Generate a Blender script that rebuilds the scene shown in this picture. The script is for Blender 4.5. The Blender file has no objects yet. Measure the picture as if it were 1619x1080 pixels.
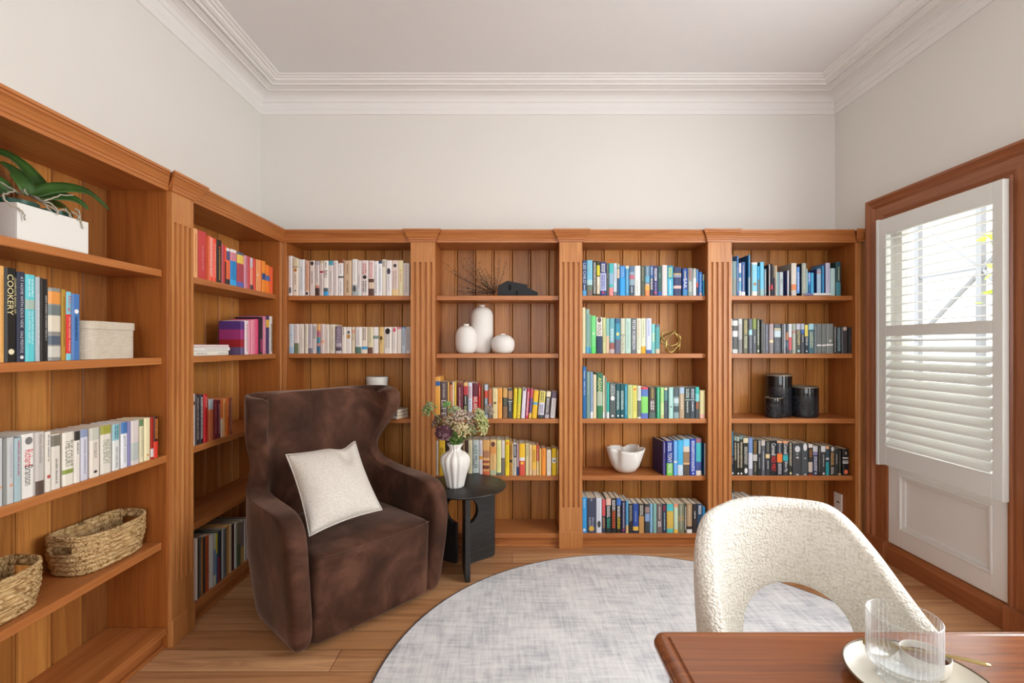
import bpy, bmesh, math, random
from mathutils import Vector, Matrix, Euler
PI = math.pi
R = math.radians
sc = bpy.context.scene
COL = sc.collection

# ------------------------------------------------------------------ camera, sky, lights, exposure
F = 750.0                       # focal length in pixels of the 1619 x 1080 frame
CX, CY, EYE = 810.0, 547.0, 1.25   # vanishing point and eye height
cam = bpy.data.cameras.new('camera')
cam_o = bpy.data.objects.new('camera', cam)
COL.objects.link(cam_o)
cam.sensor_fit = 'HORIZONTAL'
cam.sensor_width = 36.0
cam.lens = 36.0 * F / 1619.0
cam.shift_x = (809.5 - CX) / 1619.0
cam.shift_y = (CY - 540.0) / 1619.0
cam.clip_start = 0.02
cam_o.location = (0, 0, EYE)
cam_o.rotation_euler = (R(90), 0, 0)
sc.camera = cam_o

sc.view_settings.view_transform = 'Standard'
sc.view_settings.look = 'None'
sc.view_settings.gamma = 1.0
sc.view_settings.use_curve_mapping = False
sc.view_settings.exposure = -0.02
sc.cycles.use_denoising = True
sc.cycles.max_bounces = 10
sc.cycles.diffuse_bounces = 5
sc.cycles.glossy_bounces = 4
sc.cycles.transmission_bounces = 8
sc.cycles.transparent_max_bounces = 8
sc.cycles.sample_clamp_indirect = 8.0
sc.cycles.caustics_reflective = False
sc.cycles.caustics_refractive = True

world = bpy.data.worlds.new('world')
sc.world = world
world.use_nodes = True
wn = world.node_tree.nodes
bg = wn['Background']
bg.inputs['Color'].default_value = (0.93, 0.96, 1.0, 1)
bg.inputs['Strength'].default_value = 4.4

def lamp(name, kind, loc, rot, energy, color=(1, 1, 1), **kw):
    d = bpy.data.lights.new(name, kind)
    d.energy = energy
    d.color = color
    for k, v in kw.items():
        setattr(d, k, v)
    o = bpy.data.objects.new(name, d)
    COL.objects.link(o)
    o.location = loc
    o.rotation_euler = rot
    return o

# sun outside: comes over the roof and falls on the yard wall beyond the shutter
sun = lamp('sun', 'SUN', (0, 0, 6), (0, 0, 0), 4.5, (1.0, 0.96, 0.9), angle=R(1.0))
sun.rotation_euler = Vector((0.62, 0.22, -0.75)).to_track_quat('-Z', 'Y').to_euler()
# added area lamps: frontal fill from the rear, key light from the unseen right
lamp('rear_fill_lamp', 'AREA', (0.35, -2.30, 1.62), (R(90), 0, 0), 13.0, (0.92, 0.965, 1.0),
     shape='RECTANGLE', size=2.6, size_y=1.8)
lamp('side_key_lamp', 'AREA', (2.34, 1.15, 1.62), (0, R(90), 0), 58.0, (0.94, 0.975, 1.0),
     shape='RECTANGLE', size=1.6, size_y=1.36)

# ------------------------------------------------------------------ helpers
def lin(c):
    return c / 12.92 if c <= 0.04045 else ((c + 0.055) / 1.055) ** 2.4

def hexlin(h, g=1.0):
    if len(h) == 3:
        h = ''.join(c * 2 for c in h)
    return tuple(min(0.9, lin(int(h[i:i + 2], 16) / 255.0) * g) for i in (0, 2, 4)) + (1.0,)

def new_mat(name):
    m = bpy.data.materials.new(name)
    m.use_nodes = True
    return m, m.node_tree.nodes, m.node_tree.links, m.node_tree.nodes['Principled BSDF']

def plain(name, col, rough=0.6, spec=0.4, metal=0.0, **kw):
    m, n, l, p = new_mat(name)
    c = hexlin(col) if isinstance(col, str) else tuple(col) + (1.0,)
    p.inputs['Base Color'].default_value = c
    p.inputs['Roughness'].default_value = rough
    p.inputs['Specular IOR Level'].default_value = spec
    p.inputs['Metallic'].default_value = metal
    for k, v in kw.items():
        p.inputs[k].default_value = v
    return m

def nd(n, t, **kw):
    x = n.new(t)
    for k, v in kw.items():
        setattr(x, k, v)
    return x

def ramp(n, stops):
    r = n.new('ShaderNodeValToRGB')
    e = r.color_ramp.elements
    while len(e) < len(stops):
        e.new(0.5)
    for i, (p, c) in enumerate(stops):
        e[i].position = p
        e[i].color = c if len(c) == 4 else tuple(c) + (1,)
    return r

def mixrgb(n, l, mode, fac, a, b):
    m = n.new('ShaderNodeMix')
    m.data_type = 'RGBA'
    m.blend_type = mode
    if isinstance(fac, (int, float)):
        m.inputs[0].default_value = fac
    else:
        l.new(fac, m.inputs[0])
    for s, v in ((6, a), (7, b)):
        if isinstance(v, (tuple, list)):
            m.inputs[s].default_value = v
        else:
            l.new(v, m.inputs[s])
    return m.outputs[2]

def noise(n, l, vec, scale, detail=4, rough=0.55, dist=0.0):
    t = n.new('ShaderNodeTexNoise')
    t.inputs['Scale'].default_value = scale
    t.inputs['Detail'].default_value = detail
    t.inputs['Roughness'].default_value = rough
    t.inputs['Distortion'].default_value = dist
    if vec is not None:
        l.new(vec, t.inputs['Vector'])
    return t.outputs['Fac']

def mapped(n, l, src, scale, loc=(0, 0, 0), rot=(0, 0, 0)):
    m = n.new('ShaderNodeMapping')
    m.inputs['Scale'].default_value = scale
    m.inputs['Location'].default_value = loc
    m.inputs['Rotation'].default_value = rot
    l.new(src, m.inputs['Vector'])
    return m.outputs['Vector']

def bump(n, l, p, h, strength, dist=0.01):
    b = n.new('ShaderNodeBump')
    b.inputs['Strength'].default_value = strength
    b.inputs['Distance'].default_value = dist
    l.new(h, b.inputs['Height'])
    l.new(b.outputs['Normal'], p.inputs['Normal'])

def wood(name, axis, dark, mid, light, rough=0.36, board=0.0, board_axis=0, spread=0.5, knots=True):
    """axis 0/1/2 = direction of the grain in the object's own space; board = plank pitch (0 = none)"""
    m, n, l, p = new_mat(name)
    tc = n.new('ShaderNodeTexCoord')
    src = tc.outputs['Object']
    tone = None
    if board:
        sep = n.new('ShaderNodeSeparateXYZ')
        l.new(src, sep.inputs[0])
        dv = nd(n, 'ShaderNodeMath', operation='DIVIDE')
        l.new(sep.outputs[board_axis], dv.inputs[0])
        dv.inputs[1].default_value = board
        fl = nd(n, 'ShaderNodeMath', operation='FLOOR')
        l.new(dv.outputs[0], fl.inputs[0])
        oi = n.new('ShaderNodeObjectInfo')
        ml = nd(n, 'ShaderNodeMath', operation='MULTIPLY')
        l.new(oi.outputs['Random'], ml.inputs[0])
        ml.inputs[1].default_value = 57.0
        ad = nd(n, 'ShaderNodeMath', operation='ADD')
        l.new(fl.outputs[0], ad.inputs[0])
        l.new(ml.outputs[0], ad.inputs[1])
        wnz = nd(n, 'ShaderNodeTexWhiteNoise', noise_dimensions='1D')
        l.new(ad.outputs[0], wnz.inputs['W'])
        tone = wnz.outputs['Value']
        cmb = n.new('ShaderNodeVectorMath')
        cmb.operation = 'SCALE'
        l.new(wnz.outputs['Color'], cmb.inputs[0])
        cmb.inputs['Scale'].default_value = 9.0
        av = n.new('ShaderNodeVectorMath')
        l.new(src, av.inputs[0])
        l.new(cmb.outputs[0], av.inputs[1])
        src = av.outputs[0]
    s1 = [11.0, 11.0, 11.0]; s1[axis] = 0.55
    s2 = [150.0, 150.0, 150.0]; s2[axis] = 4.0
    n1 = noise(n, l, mapped(n, l, src, s1), 1.0, 5, 0.6, 1.2)
    n2 = noise(n, l, mapped(n, l, src, s2), 1.0, 3, 0.6)
    # growth rings
    w = n.new('ShaderNodeMath'); w.operation = 'MULTIPLY'
    l.new(n1, w.inputs[0]); w.inputs[1].default_value = 42.0
    sn = nd(n, 'ShaderNodeMath', operation='SINE')
    l.new(w.outputs[0], sn.inputs[0])
    mr = n.new('ShaderNodeMapRange')
    mr.inputs['From Min'].default_value = -1; mr.inputs['From Max'].default_value = 1
    mr.inputs['To Min'].default_value = 0.36; mr.inputs['To Max'].default_value = 0.64
    l.new(sn.outputs[0], mr.inputs['Value'])
    mx = n.new('ShaderNodeMix'); mx.data_type = 'FLOAT'
    mx.inputs[0].default_value = 0.6
    l.new(mr.outputs[0], mx.inputs[2]); l.new(n1, mx.inputs[3])
    r1 = ramp(n, [(0.20, hexlin(dark)), (0.5, hexlin(mid)), (0.80, hexlin(light))])
    l.new(mx.outputs[0], r1.inputs[0])
    r2 = ramp(n, [(0.3, (0.78, 0.74, 0.70)), (0.65, (1.06, 1.06, 1.06))])
    l.new(n2, r2.inputs[0])
    c = mixrgb(n, l, 'MULTIPLY', 0.7, r1.outputs[0], r2.outputs[0])
    if tone is not None:
        r3 = ramp(n, [(0.0, (1 - spread, 1 - spread * 1.12, 1 - spread * 1.05)), (0.5, (0.92, 0.90, 0.86)), (1.0, (1.16, 1.2, 1.22))])
        l.new(tone, r3.inputs[0])
        c = mixrgb(n, l, 'MULTIPLY', 1.0, c, r3.outputs[0])
    l.new(c, p.inputs['Base Color'])
    p.inputs['Roughness'].default_value = rough
    p.inputs['Specular IOR Level'].default_value = 0.42
    bump(n, l, p, n2, 0.06, 0.002)
    return m

class MB:
    """collects geometry of one mesh object"""
    def __init__(s):
        s.v = []; s.f = []; s.m = []; s.mats = []
    def mi(s, mat):
        if mat not in s.mats:
            s.mats.append(mat)
        return s.mats.index(mat)
    def add(s, vs, fs, mat, M=None):
        o = len(s.v)
        i = s.mi(mat)
        s.v += [tuple(M @ Vector(p)) if M is not None else tuple(p) for p in vs]
        s.f += [tuple(a + o for a in f) for f in fs]
        s.m += [i] * len(fs)
    def box(s, x0, x1, y0, y1, z0, z1, mat, M=None):
        s.add([(x0, y0, z0), (x1, y0, z0), (x1, y1, z0), (x0, y1, z0), (x0, y0, z1), (x1, y0, z1), (x1, y1, z1), (x0, y1, z1)],
              [(0, 3, 2, 1), (4, 5, 6, 7), (0, 1, 5, 4), (1, 2, 6, 5), (2, 3, 7, 6), (3, 0, 4, 7)], mat, M)
    def prism(s, poly, z0, z1, mat, M=None):
        """poly ccw in xy, extruded along z"""
        n = len(poly)
        vs = [(x, y, z0) for x, y in poly] + [(x, y, z1) for x, y in poly]
        fs = [(i, (i + 1) % n, n + (i + 1) % n, n + i) for i in range(n)]
        fs += [tuple(range(n - 1, -1, -1)), tuple(range(n, 2 * n))]
        s.add(vs, fs, mat, M)
    def lathe(s, prof, mat, n=40, cx=0, cy=0, cz=0, fn=None, close=False):
        vs = []
        for j, (r, z) in enumerate(prof):
            for i in range(n):
                a = 2 * PI * i / n
                rr = r * (fn(a, j / (len(prof) - 1)) if fn else 1.0)
                vs.append((cx + rr * math.cos(a), cy + rr * math.sin(a), cz + z))
        fs = []
        for j in range(len(prof) - 1):
            for i in range(n):
                k = (i + 1) % n
                fs.append((j * n + i, j * n + k, (j + 1) * n + k, (j + 1) * n + i))
        if prof[0][0] > 1e-6 and close:
            fs.append(tuple(range(n - 1, -1, -1)))
        if prof[-1][0] > 1e-6 and close:
            fs.append(tuple(range((len(prof) - 1) * n, len(prof) * n)))
        s.add(vs, fs, mat)
    def tube(s, pts, rad, mat, n=8, closed=False, M=None):
        pts = [Vector(p) for p in pts]
        N = len(pts)
        rads = rad if isinstance(rad, (list, tuple)) else [rad] * N
        vs = []
        up = Vector((0, 0, 1))
        prev = None
        for i in range(N):
            a = pts[(i - 1) % N] if (closed or i > 0) else pts[i]
            b = pts[(i + 1) % N] if (closed or i < N - 1) else pts[i]
            t = (b - a)
            t = t.normalized() if t.length > 1e-9 else Vector((0, 0, 1))
            if prev is None:
                ref = up if abs(t.z) < 0.9 else Vector((1, 0, 0))
                u = t.cross(ref).normalized()
            else:
                u = (prev - t * prev.dot(t))
                u = u.normalized() if u.length > 1e-6 else t.cross(up).normalized()
            prev = u
            w = t.cross(u)
            for k in range(n):
                an = 2 * PI * k / n
                vs.append(tuple(pts[i] + (u * math.cos(an) + w * math.sin(an)) * rads[i]))
        fs = []
        for i in range(N if closed else N - 1):
            j = (i + 1) % N
            for k in range(n):
                q = (k + 1) % n
                fs.append((i * n + k, i * n + q, j * n + q, j * n + k))
        if not closed:
            fs.append(tuple(range(n - 1, -1, -1)))
            fs.append(tuple(range((N - 1) * n, N * n)))
        s.add(vs, fs, mat, M)
    def grid(s, rows, mat, closed=False, flip=False):
        """rows: list of equally long lists of points"""
        nr, nc = len(rows), len(rows[0])
        vs = [p for r in rows for p in r]
        fs = []
        for i in range(nr - 1):
            for j in range(nc if closed else nc - 1):
                k = (j + 1) % nc
                q = (i * nc + j, i * nc + k, (i + 1) * nc + k, (i + 1) * nc + j)
                fs.append(q[::-1] if flip else q)
        s.add(vs, fs, mat)
    def ball(s, c, r, mat, seg=8, ring=6, sq=(1, 1, 1)):
        vs = [(c[0], c[1], c[2] - r * sq[2])]
        for j in range(1, ring):
            t = PI * j / ring
            for i in range(seg):
                a = 2 * PI * i / seg
                vs.append((c[0] + r * sq[0] * math.sin(t) * math.cos(a), c[1] + r * sq[1] * math.sin(t) * math.sin(a), c[2] - r * sq[2] * math.cos(t)))
        vs.append((c[0], c[1], c[2] + r * sq[2]))
        fs = []
        for i in range(seg):
            fs.append((0, 1 + (i + 1) % seg, 1 + i))
        for j in range(ring - 2):
            for i in range(seg):
                k = (i + 1) % seg
                a = 1 + j * seg
                fs.append((a + i, a + k, a + seg + k, a + seg + i))
        a = 1 + (ring - 2) * seg
        for i in range(seg):
            fs.append((a + i, a + (i + 1) % seg, len(vs) - 1))
        s.add(vs, fs, mat)
    def build(s, name, parent=None, smooth=False, bevel=0.0, loc=None, rot=None, seg=2, sub=0, autosmooth=None):
        me = bpy.data.meshes.new(name)
        me.from_pydata(s.v, [], s.f)
        for m in s.mats:
            me.materials.append(m)
        me.polygons.foreach_set('material_index', s.m)
        if smooth:
            me.polygons.foreach_set('use_smooth', [True] * len(me.polygons))
        me.update()
        o = bpy.data.objects.new(name, me)
        COL.objects.link(o)
        if parent is not None:
            o.parent = parent
        if loc is not None:
            o.location = loc
        if rot is not None:
            o.rotation_euler = rot
        if bevel:
            b = o.modifiers.new('bevel', 'BEVEL')
            b.width = bevel
            b.segments = seg
            b.limit_method = 'ANGLE'
            b.angle_limit = R(40)
        if sub:
            q = o.modifiers.new('sub', 'SUBSURF')
            q.levels = sub
            q.render_levels = sub
        if autosmooth:
            bm = bmesh.new(); bm.from_mesh(me)
            for e in bm.edges:
                if len(e.link_faces) == 2 and e.calc_face_angle(0) > R(autosmooth):
                    e.smooth = False
            bm.to_mesh(me); bm.free()
        return o

def tag(o, label, cat, group=None):
    o['label'] = label
    o['category'] = cat
    if group:
        o['group'] = group
    return o

def thing(name, label, cat, loc=(0, 0, 0), rot=(0, 0, 0), group=None):
    o = bpy.data.objects.new(name, None)
    o.empty_display_size = 0.05
    COL.objects.link(o)
    o.location = loc
    o.rotation_euler = rot
    return tag(o, label, cat, group)

def struct(o, label=None, cat=None):
    o['kind'] = 'structure'
    if label:
        o['label'] = label
    if cat:
        o['category'] = cat
    return o

def fix_normals(o):
    bm = bmesh.new(); bm.from_mesh(o.data)
    bmesh.ops.recalc_face_normals(bm, faces=bm.faces)
    bm.to_mesh(o.data); bm.free()
    return o

def unproj(x, y, Y):
    return Vector(((x - CX) / F * Y, Y, EYE - (y - CY) / F * Y))
# ------------------------------------------------------------------ materials of the place
PINE_V = wood('pine_upright_grain', 2, '985a2a', 'bd7d46', 'd2985c')
PINE_H = wood('pine_level_grain', 0, '904f22', 'b4703c', 'c88a50')
PINE_SHADED = wood('pine_shaded_sides', 2, '80421a', 'a35f2a', 'b87438')  # same pine as the fronts, toned darker for shade inside the bays
PINE_BACK = wood('pine_back_boards', 2, '9c5a2c', 'c08040', 'd89e54', board=0.1235, board_axis=0, spread=0.46)
CASING_V = wood('stained_casing_upright', 2, '784224', '9a5c36', 'ae7048', rough=0.3)
CASING_H = wood('stained_casing_level', 1, '784224', '9a5c36', 'ae7048', rough=0.3)
DARK_SLOT = plain('shadow_gap_wood', '2a140a', 0.9, 0.02)

def wall_mat(name, col, b=0.05):
    m, n, l, p = new_mat(name)
    tc = n.new('ShaderNodeTexCoord')
    f = noise(n, l, tc.outputs['Object'], 1.3, 3)
    c = tuple(hexlin(col))
    r = ramp(n, [(0.35, tuple(x * 0.975 for x in c[:3])), (0.65, c)])
    l.new(f, r.inputs[0])
    l.new(r.outputs[0], p.inputs['Base Color'])
    p.inputs['Roughness'].default_value = 0.75
    p.inputs['Specular IOR Level'].default_value = 0.25
    g = noise(n, l, tc.outputs['Object'], 220, 2)
    bump(n, l, p, g, b, 0.002)
    return m

WALL = wall_mat('warm_white_wall_paint', 'e2dfd9')
CEIL = wall_mat('white_ceiling_paint', 'e4e3e3')
PLASTER = wall_mat('white_plaster_cornice', 'e9e7e5', 0.02)
WHITE = plain('white_gloss_paint', 'e6e4e0', 0.35)

def floor_mat():
    m, n, l, p = new_mat('oiled_floor_boards')
    tc = n.new('ShaderNodeTexCoord')
    src = tc.outputs['Object']
    br = n.new('ShaderNodeTexBrick')
    br.offset = 0.37
    br.inputs['Scale'].default_value = 1.0
    br.inputs['Brick Width'].default_value = 1.9
    br.inputs['Row Height'].default_value = 0.13
    br.inputs['Mortar Size'].default_value = 0.0014
    br.inputs['Mortar Smooth'].default_value = 0.0
    br.inputs['Bias'].default_value = 0.0
    br.inputs['Color1'].default_value = hexlin('b27f55')
    br.inputs['Color2'].default_value = hexlin('d0a074')
    br.inputs['Mortar'].default_value = hexlin('5f3d22')
    l.new(src, br.inputs['Vector'])
    # shift the grain from board to board
    sep = n.new('ShaderNodeSeparateXYZ'); l.new(src, sep.inputs[0])
    dv = nd(n, 'ShaderNodeMath', operation='DIVIDE'); l.new(sep.outputs[1], dv.inputs[0]); dv.inputs[1].default_value = 0.13
    fl = nd(n, 'ShaderNodeMath', operation='FLOOR'); l.new(dv.outputs[0], fl.inputs[0])
    wz = nd(n, 'ShaderNodeTexWhiteNoise', noise_dimensions='1D'); l.new(fl.outputs[0], wz.inputs['W'])
    sv = nd(n, 'ShaderNodeVectorMath', operation='SCALE'); l.new(wz.outputs['Color'], sv.inputs[0]); sv.inputs['Scale'].default_value = 7
    av = n.new('ShaderNodeVectorMath'); l.new(src, av.inputs[0]); l.new(sv.outputs[0], av.inputs[1])
    g1 = noise(n, l, mapped(n, l, av.outputs[0], (1.1, 16, 1)), 1.0, 6, 0.62, 1.6)
    g2 = noise(n, l, mapped(n, l, av.outputs[0], (5, 160, 1)), 1.0, 3, 0.6)
    r1 = ramp(n, [(0.32, (0.62, 0.52, 0.44)), (0.52, (1, 1, 1)), (0.7, (1.14, 1.14, 1.12))])
    l.new(g1, r1.inputs[0])
    r2 = ramp(n, [(0.3, (0.86, 0.84, 0.8)), (0.6, (1.03, 1.03, 1.03))])
    l.new(g2, r2.inputs[0])
    c = mixrgb(n, l, 'MULTIPLY', 0.8, br.outputs['Color'], r1.outputs[0])
    c = mixrgb(n, l, 'MULTIPLY', 0.8, c, r2.outputs[0])
    l.new(c, p.inputs['Base Color'])
    p.inputs['Roughness'].default_value = 0.38
    p.inputs['Specular IOR Level'].default_value = 0.4
    bump(n, l, p, g2, 0.05, 0.002)
    return m
FLOOR = floor_mat()

# ------------------------------------------------------------------ room shell
XL, XR, YB, YR = -1.703, 2.183, 3.21, -2.2      # left wall, right wall, back wall, rear wall
ZC = 2.958
b = MB(); b.box(XL - 0.1, XR + 0.1, YR - 0.1, YB + 0.1, -0.08, 0.0, FLOOR); struct(b.build('floor'))
b = MB(); b.box(XL - 0.1, XR + 0.1, YR - 0.1, YB + 0.1, ZC, ZC + 0.08, CEIL); struct(b.build('ceiling'))
b = MB(); b.box(XL - 0.1, XR + 0.1, YB, YB + 0.1, 0, ZC, WALL); struct(b.build('wall_back'))
b = MB(); b.box(XL - 0.1, XL, YR, YB, 0, ZC, WALL); struct(b.build('wall_left'))
# right wall with the shuttered window and, out of view, an opening placed for the key lamp
W1 = (2.07, 2.74, 0.12, 1.977)
W2 = (0.42, 1.86, 0.76, 2.46)
b = MB()
def wall_with_holes(b, u0, u1, holes, mk):
    holes = sorted(holes)
    u = u0
    for (h0, h1, z0, z1) in holes:
        mk(u, h0, 0, ZC)
        mk(h0, h1, 0, z0)
        mk(h0, h1, z1, ZC)
        u = h1
    mk(u, u1, 0, ZC)
wall_with_holes(b, YR, YB, [W1, W2], lambda a, c, z0, z1: b.box(XR, XR + 0.1, a, c, z0, z1, WALL))
struct(b.build('wall_right'))
W3 = (-0.95, 1.65, 0.72, 2.52)  # rear opening added for the frontal fill lamp
b = MB()
wall_with_holes(b, XL - 0.1, XR + 0.1, [W3], lambda a, c, z0, z1: b.box(a, c, YR - 0.1, YR, z0, z1, WALL))
struct(b.build('wall_rear'))
# plain timber frames of the two unseen windows put around the area lamps
b = MB()
for (a, c, z0, z1) in (W2,):
    t = 0.06
    b.box(XR - 0.02, XR + 0.09, a, a + t, z0, z1, WHITE); b.box(XR - 0.02, XR + 0.09, c - t, c, z0, z1, WHITE)
    b.box(XR - 0.02, XR + 0.09, a + t, c - t, z0, z0 + t, WHITE); b.box(XR - 0.02, XR + 0.09, a + t, c - t, z1 - t, z1, WHITE)
struct(b.build('unseen_side_window'))
b = MB()
for (a, c, z0, z1) in (W3,):
    t = 0.06
    b.box(a, a + t, YR - 0.09, YR + 0.02, z0, z1, WHITE); b.box(c - t, c, YR - 0.09, YR + 0.02, z0, z1, WHITE)
    b.box(a + t, c - t, YR - 0.09, YR + 0.02, z0, z0 + t, WHITE); b.box(a + t, c - t, YR - 0.09, YR + 0.02, z1 - t, z1, WHITE)
struct(b.build('added_rear_window'))

# plaster cornice: profile = (distance from the wall, height)
CROWN = [(0.0, 2.812), (0.009, 2.814), (0.013, 2.826), (0.017, 2.838), (0.014, 2.846), (0.021, 2.858), (0.022, 2.884), (0.029, 2.887),
         (0.031, 2.893), (0.038, 2.905), (0.055, 2.916), (0.08, 2.922), (0.108, 2.924), (0.113, 2.918), (0.116, 2.924), (0.148, 2.926),
         (0.152, 2.935), (0.158, 2.935), (0.161, 2.924), (0.171, 2.924), (0.174, 2.936), (0.182, 2.936), (0.186, 2.932), (0.205, 2.936),
         (0.210, 2.945), (0.224, 2.944), (0.229, 2.950), (0.245, 2.950), (0.25, 2.957)]
def crown(name, place):
    b = MB()
    rows = [[place(p, z, e) for (p, z) in CROWN] for e in (0, 1)]
    b.grid(rows, PLASTER)
    o = b.build(name)
    return struct(fix_normals(o))
crown('trim_1', lambda p, z, e: ((XL + p) if e == 0 else (XR - p), YB - p, z))
crown('trim_2', lambda p, z, e: (XL + p, (YR + p) if e == 0 else (YB - p), z))
crown('trim_3', lambda p, z, e: (XR - p, (YR + p) if e == 0 else (YB - p), z))
crown('trim_4', lambda p, z, e: ((XL + p) if e == 0 else (XR - p), YR + p, z))

# timber skirting on the right wall
b = MB()
SK = [(0.0, 0.0), (0.024, 0.0), (0.024, 0.085), (0.016, 0.095), (0.012, 0.112), (0.0, 0.116)]
def skirt(b, y0, y1, mat):
    n = len(SK)
    vs = [(XR - p, y0, z) for p, z in SK] + [(XR - p, y1, z) for p, z in SK]
    fs = [(i, (i + 1) % n, n + (i + 1) % n, n + i) for i in range(n)] + [tuple(range(n)), tuple(range(2 * n - 1, n - 1, -1))]
    b.add(vs, fs, mat)
skirt(b, 2.065, 2.745, CASING_H)
skirt(b, YR, 1.92, CASING_H)
o = struct(fix_normals(b.build('baseboard_right')))
b = MB(); b.box(XL, XL + 0.02, YR, 1.0, 0, 0.12, CASING_H)
struct(b.build('baseboard_left', bevel=0.004))

# window casing: stepped moulding around the opening
def casing():
    t = thing('window_casing', 'reddish-brown moulded timber casing around the shuttered window', 'window casing', (XR, 0, 0))
    prof = [(0.0, 0.0), (0.0, 0.022), (0.012, 0.024), (0.018, 0.016), (0.028, 0.018), (0.034, 0.020), (0.085, 0.020), (0.090, 0.024), (0.098, 0.034),
            (0.108, 0.026), (0.118, 0.030), (0.130, 0.040), (0.142, 0.040), (0.142, 0.0)]   # (distance from the opening, projection)
    y0, y1, zt = 2.07, 2.74, 1.977
    def leg(name, ys, zb, fl):
        b = MB(); n = len(prof)
        vs = [(-p, ys + fl * d, zb) for d, p in prof] + [(-p, ys + fl * d, zt + d) for d, p in prof]
        fs = [(i, (i + 1) % n, n + (i + 1) % n, n + i) for i in range(n)] + [tuple(range(n)), tuple(range(2 * n - 1, n - 1, -1))]
        b.add(vs, fs, CASING_V)
        return fix_normals(b.build(name, t))
    leg('jamb', y1, 0.0, 1)
    leg('jamb', y0, 0.0, -1)
    b = MB(); n = len(prof)
    vs = [(-p, y0 - d, zt + d) for d, p in prof] + [(-p, y1 + d, zt + d) for d, p in prof]
    fs = [(i, (i + 1) % n, n + (i + 1) % n, n + i) for i in range(n)] + [tuple(range(n)), tuple(range(2 * n - 1, n - 1, -1))]
    b.add(vs, fs, CASING_H)
    fix_normals(b.build('head', t))
    # plinth blocks
    for ys in (1.926, 2.738):
        b = MB(); b.box(-0.045, 0, ys, ys + 0.146, 0, 0.118, CASING_V)
        b.build('plinth_block', t, bevel=0.003)
    return t
casing()

# window behind the shutter, with the white panelled apron under it
def clear_glass(name, tint, edge, rough=0.03, body=0.0, ribs=False):
    m, n, l, p = new_mat(name)
    out_n = n['Material Output']
    tr = n.new('ShaderNodeBsdfTransparent'); tr.inputs['Color'].default_value = tuple(tint) + (1,)
    gl = n.new('ShaderNodeBsdfGlossy'); gl.inputs['Roughness'].default_value = rough; gl.inputs['Color'].default_value = (0.95, 0.97, 1, 1)
    lw = n.new('ShaderNodeLayerWeight'); lw.inputs['Blend'].default_value = edge
    mr = n.new('ShaderNodeMapRange'); mr.inputs['To Min'].default_value = body; mr.inputs['To Max'].default_value = 0.75
    l.new(lw.outputs['Fresnel'], mr.inputs['Value'])
    mx = n.new('ShaderNodeMixShader')
    l.new(mr.outputs[0], mx.inputs[0]); l.new(tr.outputs[0], mx.inputs[1]); l.new(gl.outputs[0], mx.inputs[2])
    l.new(mx.outputs[0], out_n.inputs['Surface'])
    n.remove(p)
    return m
GLASS = clear_glass('window_glass', (0.97, 0.98, 0.98), 0.12)
def window1():
    y0, y1, z0, z1 = W1
    b = MB(); t = 0.045
    xa, xb = XR + 0.03, XR + 0.09
    b.box(xa, xb, y0, y0 + t, 0.575, z1, WHITE); b.box(xa, xb, y1 - t, y1, 0.575, z1, WHITE)
    b.box(xa, xb, y0 + t, y1 - t, z1 - t, z1, WHITE); b.box(xa, xb, y0 + t, y1 - t, 0.575, 0.64, WHITE)
    w = struct(b.build('window_1', bevel=0.002))
    b = MB(); b.box(XR + 0.055, XR + 0.06, y0 + t, y1 - t, 0.64, z1 - t, GLASS); b.build('pane', w)
    # apron: frame with a sunk panel and its mouldings
    b = MB()
    xf = XR - 0.012
    b.box(xf, xf + 0.03, y0, y0 + 0.075, z0, 0.575, WHITE); b.box(xf, xf + 0.03, y1 - 0.075, y1, z0, 0.575, WHITE)
    b.box(xf, xf + 0.03, y0 + 0.075, y1 - 0.075, z0, z0 + 0.095, WHITE); b.box(xf, xf + 0.03, y0 + 0.075, y1 - 0.075, 0.53, 0.575, WHITE)
    b.box(xf + 0.018, xf + 0.03, y0 + 0.075, y1 - 0.075, z0 + 0.095, 0.53, WHITE)
    # moulding strips
    def frame(d, w_, dep):
        ya, yb_, za, zb = y0 + 0.075 + d, y1 - 0.075 - d, z0 + 0.095 + d, 0.53 - d
        b.box(xf + 0.018 - dep, xf + 0.018, ya, ya + w_, za, zb, WHITE); b.box(xf + 0.018 - dep, xf + 0.018, yb_ - w_, yb_, za, zb, WHITE)
        b.box(xf + 0.018 - dep, xf + 0.018, ya + w_, yb_ - w_, za, za + w_, WHITE); b.box(xf + 0.018 - dep, xf + 0.018, ya + w_, yb_ - w_, zb - w_, zb, WHITE)
    frame(0.0, 0.012, 0.022); frame(0.012, 0.02, 0.010)
    b.build('apron_panel', w, bevel=0.003)
window1()

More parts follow.
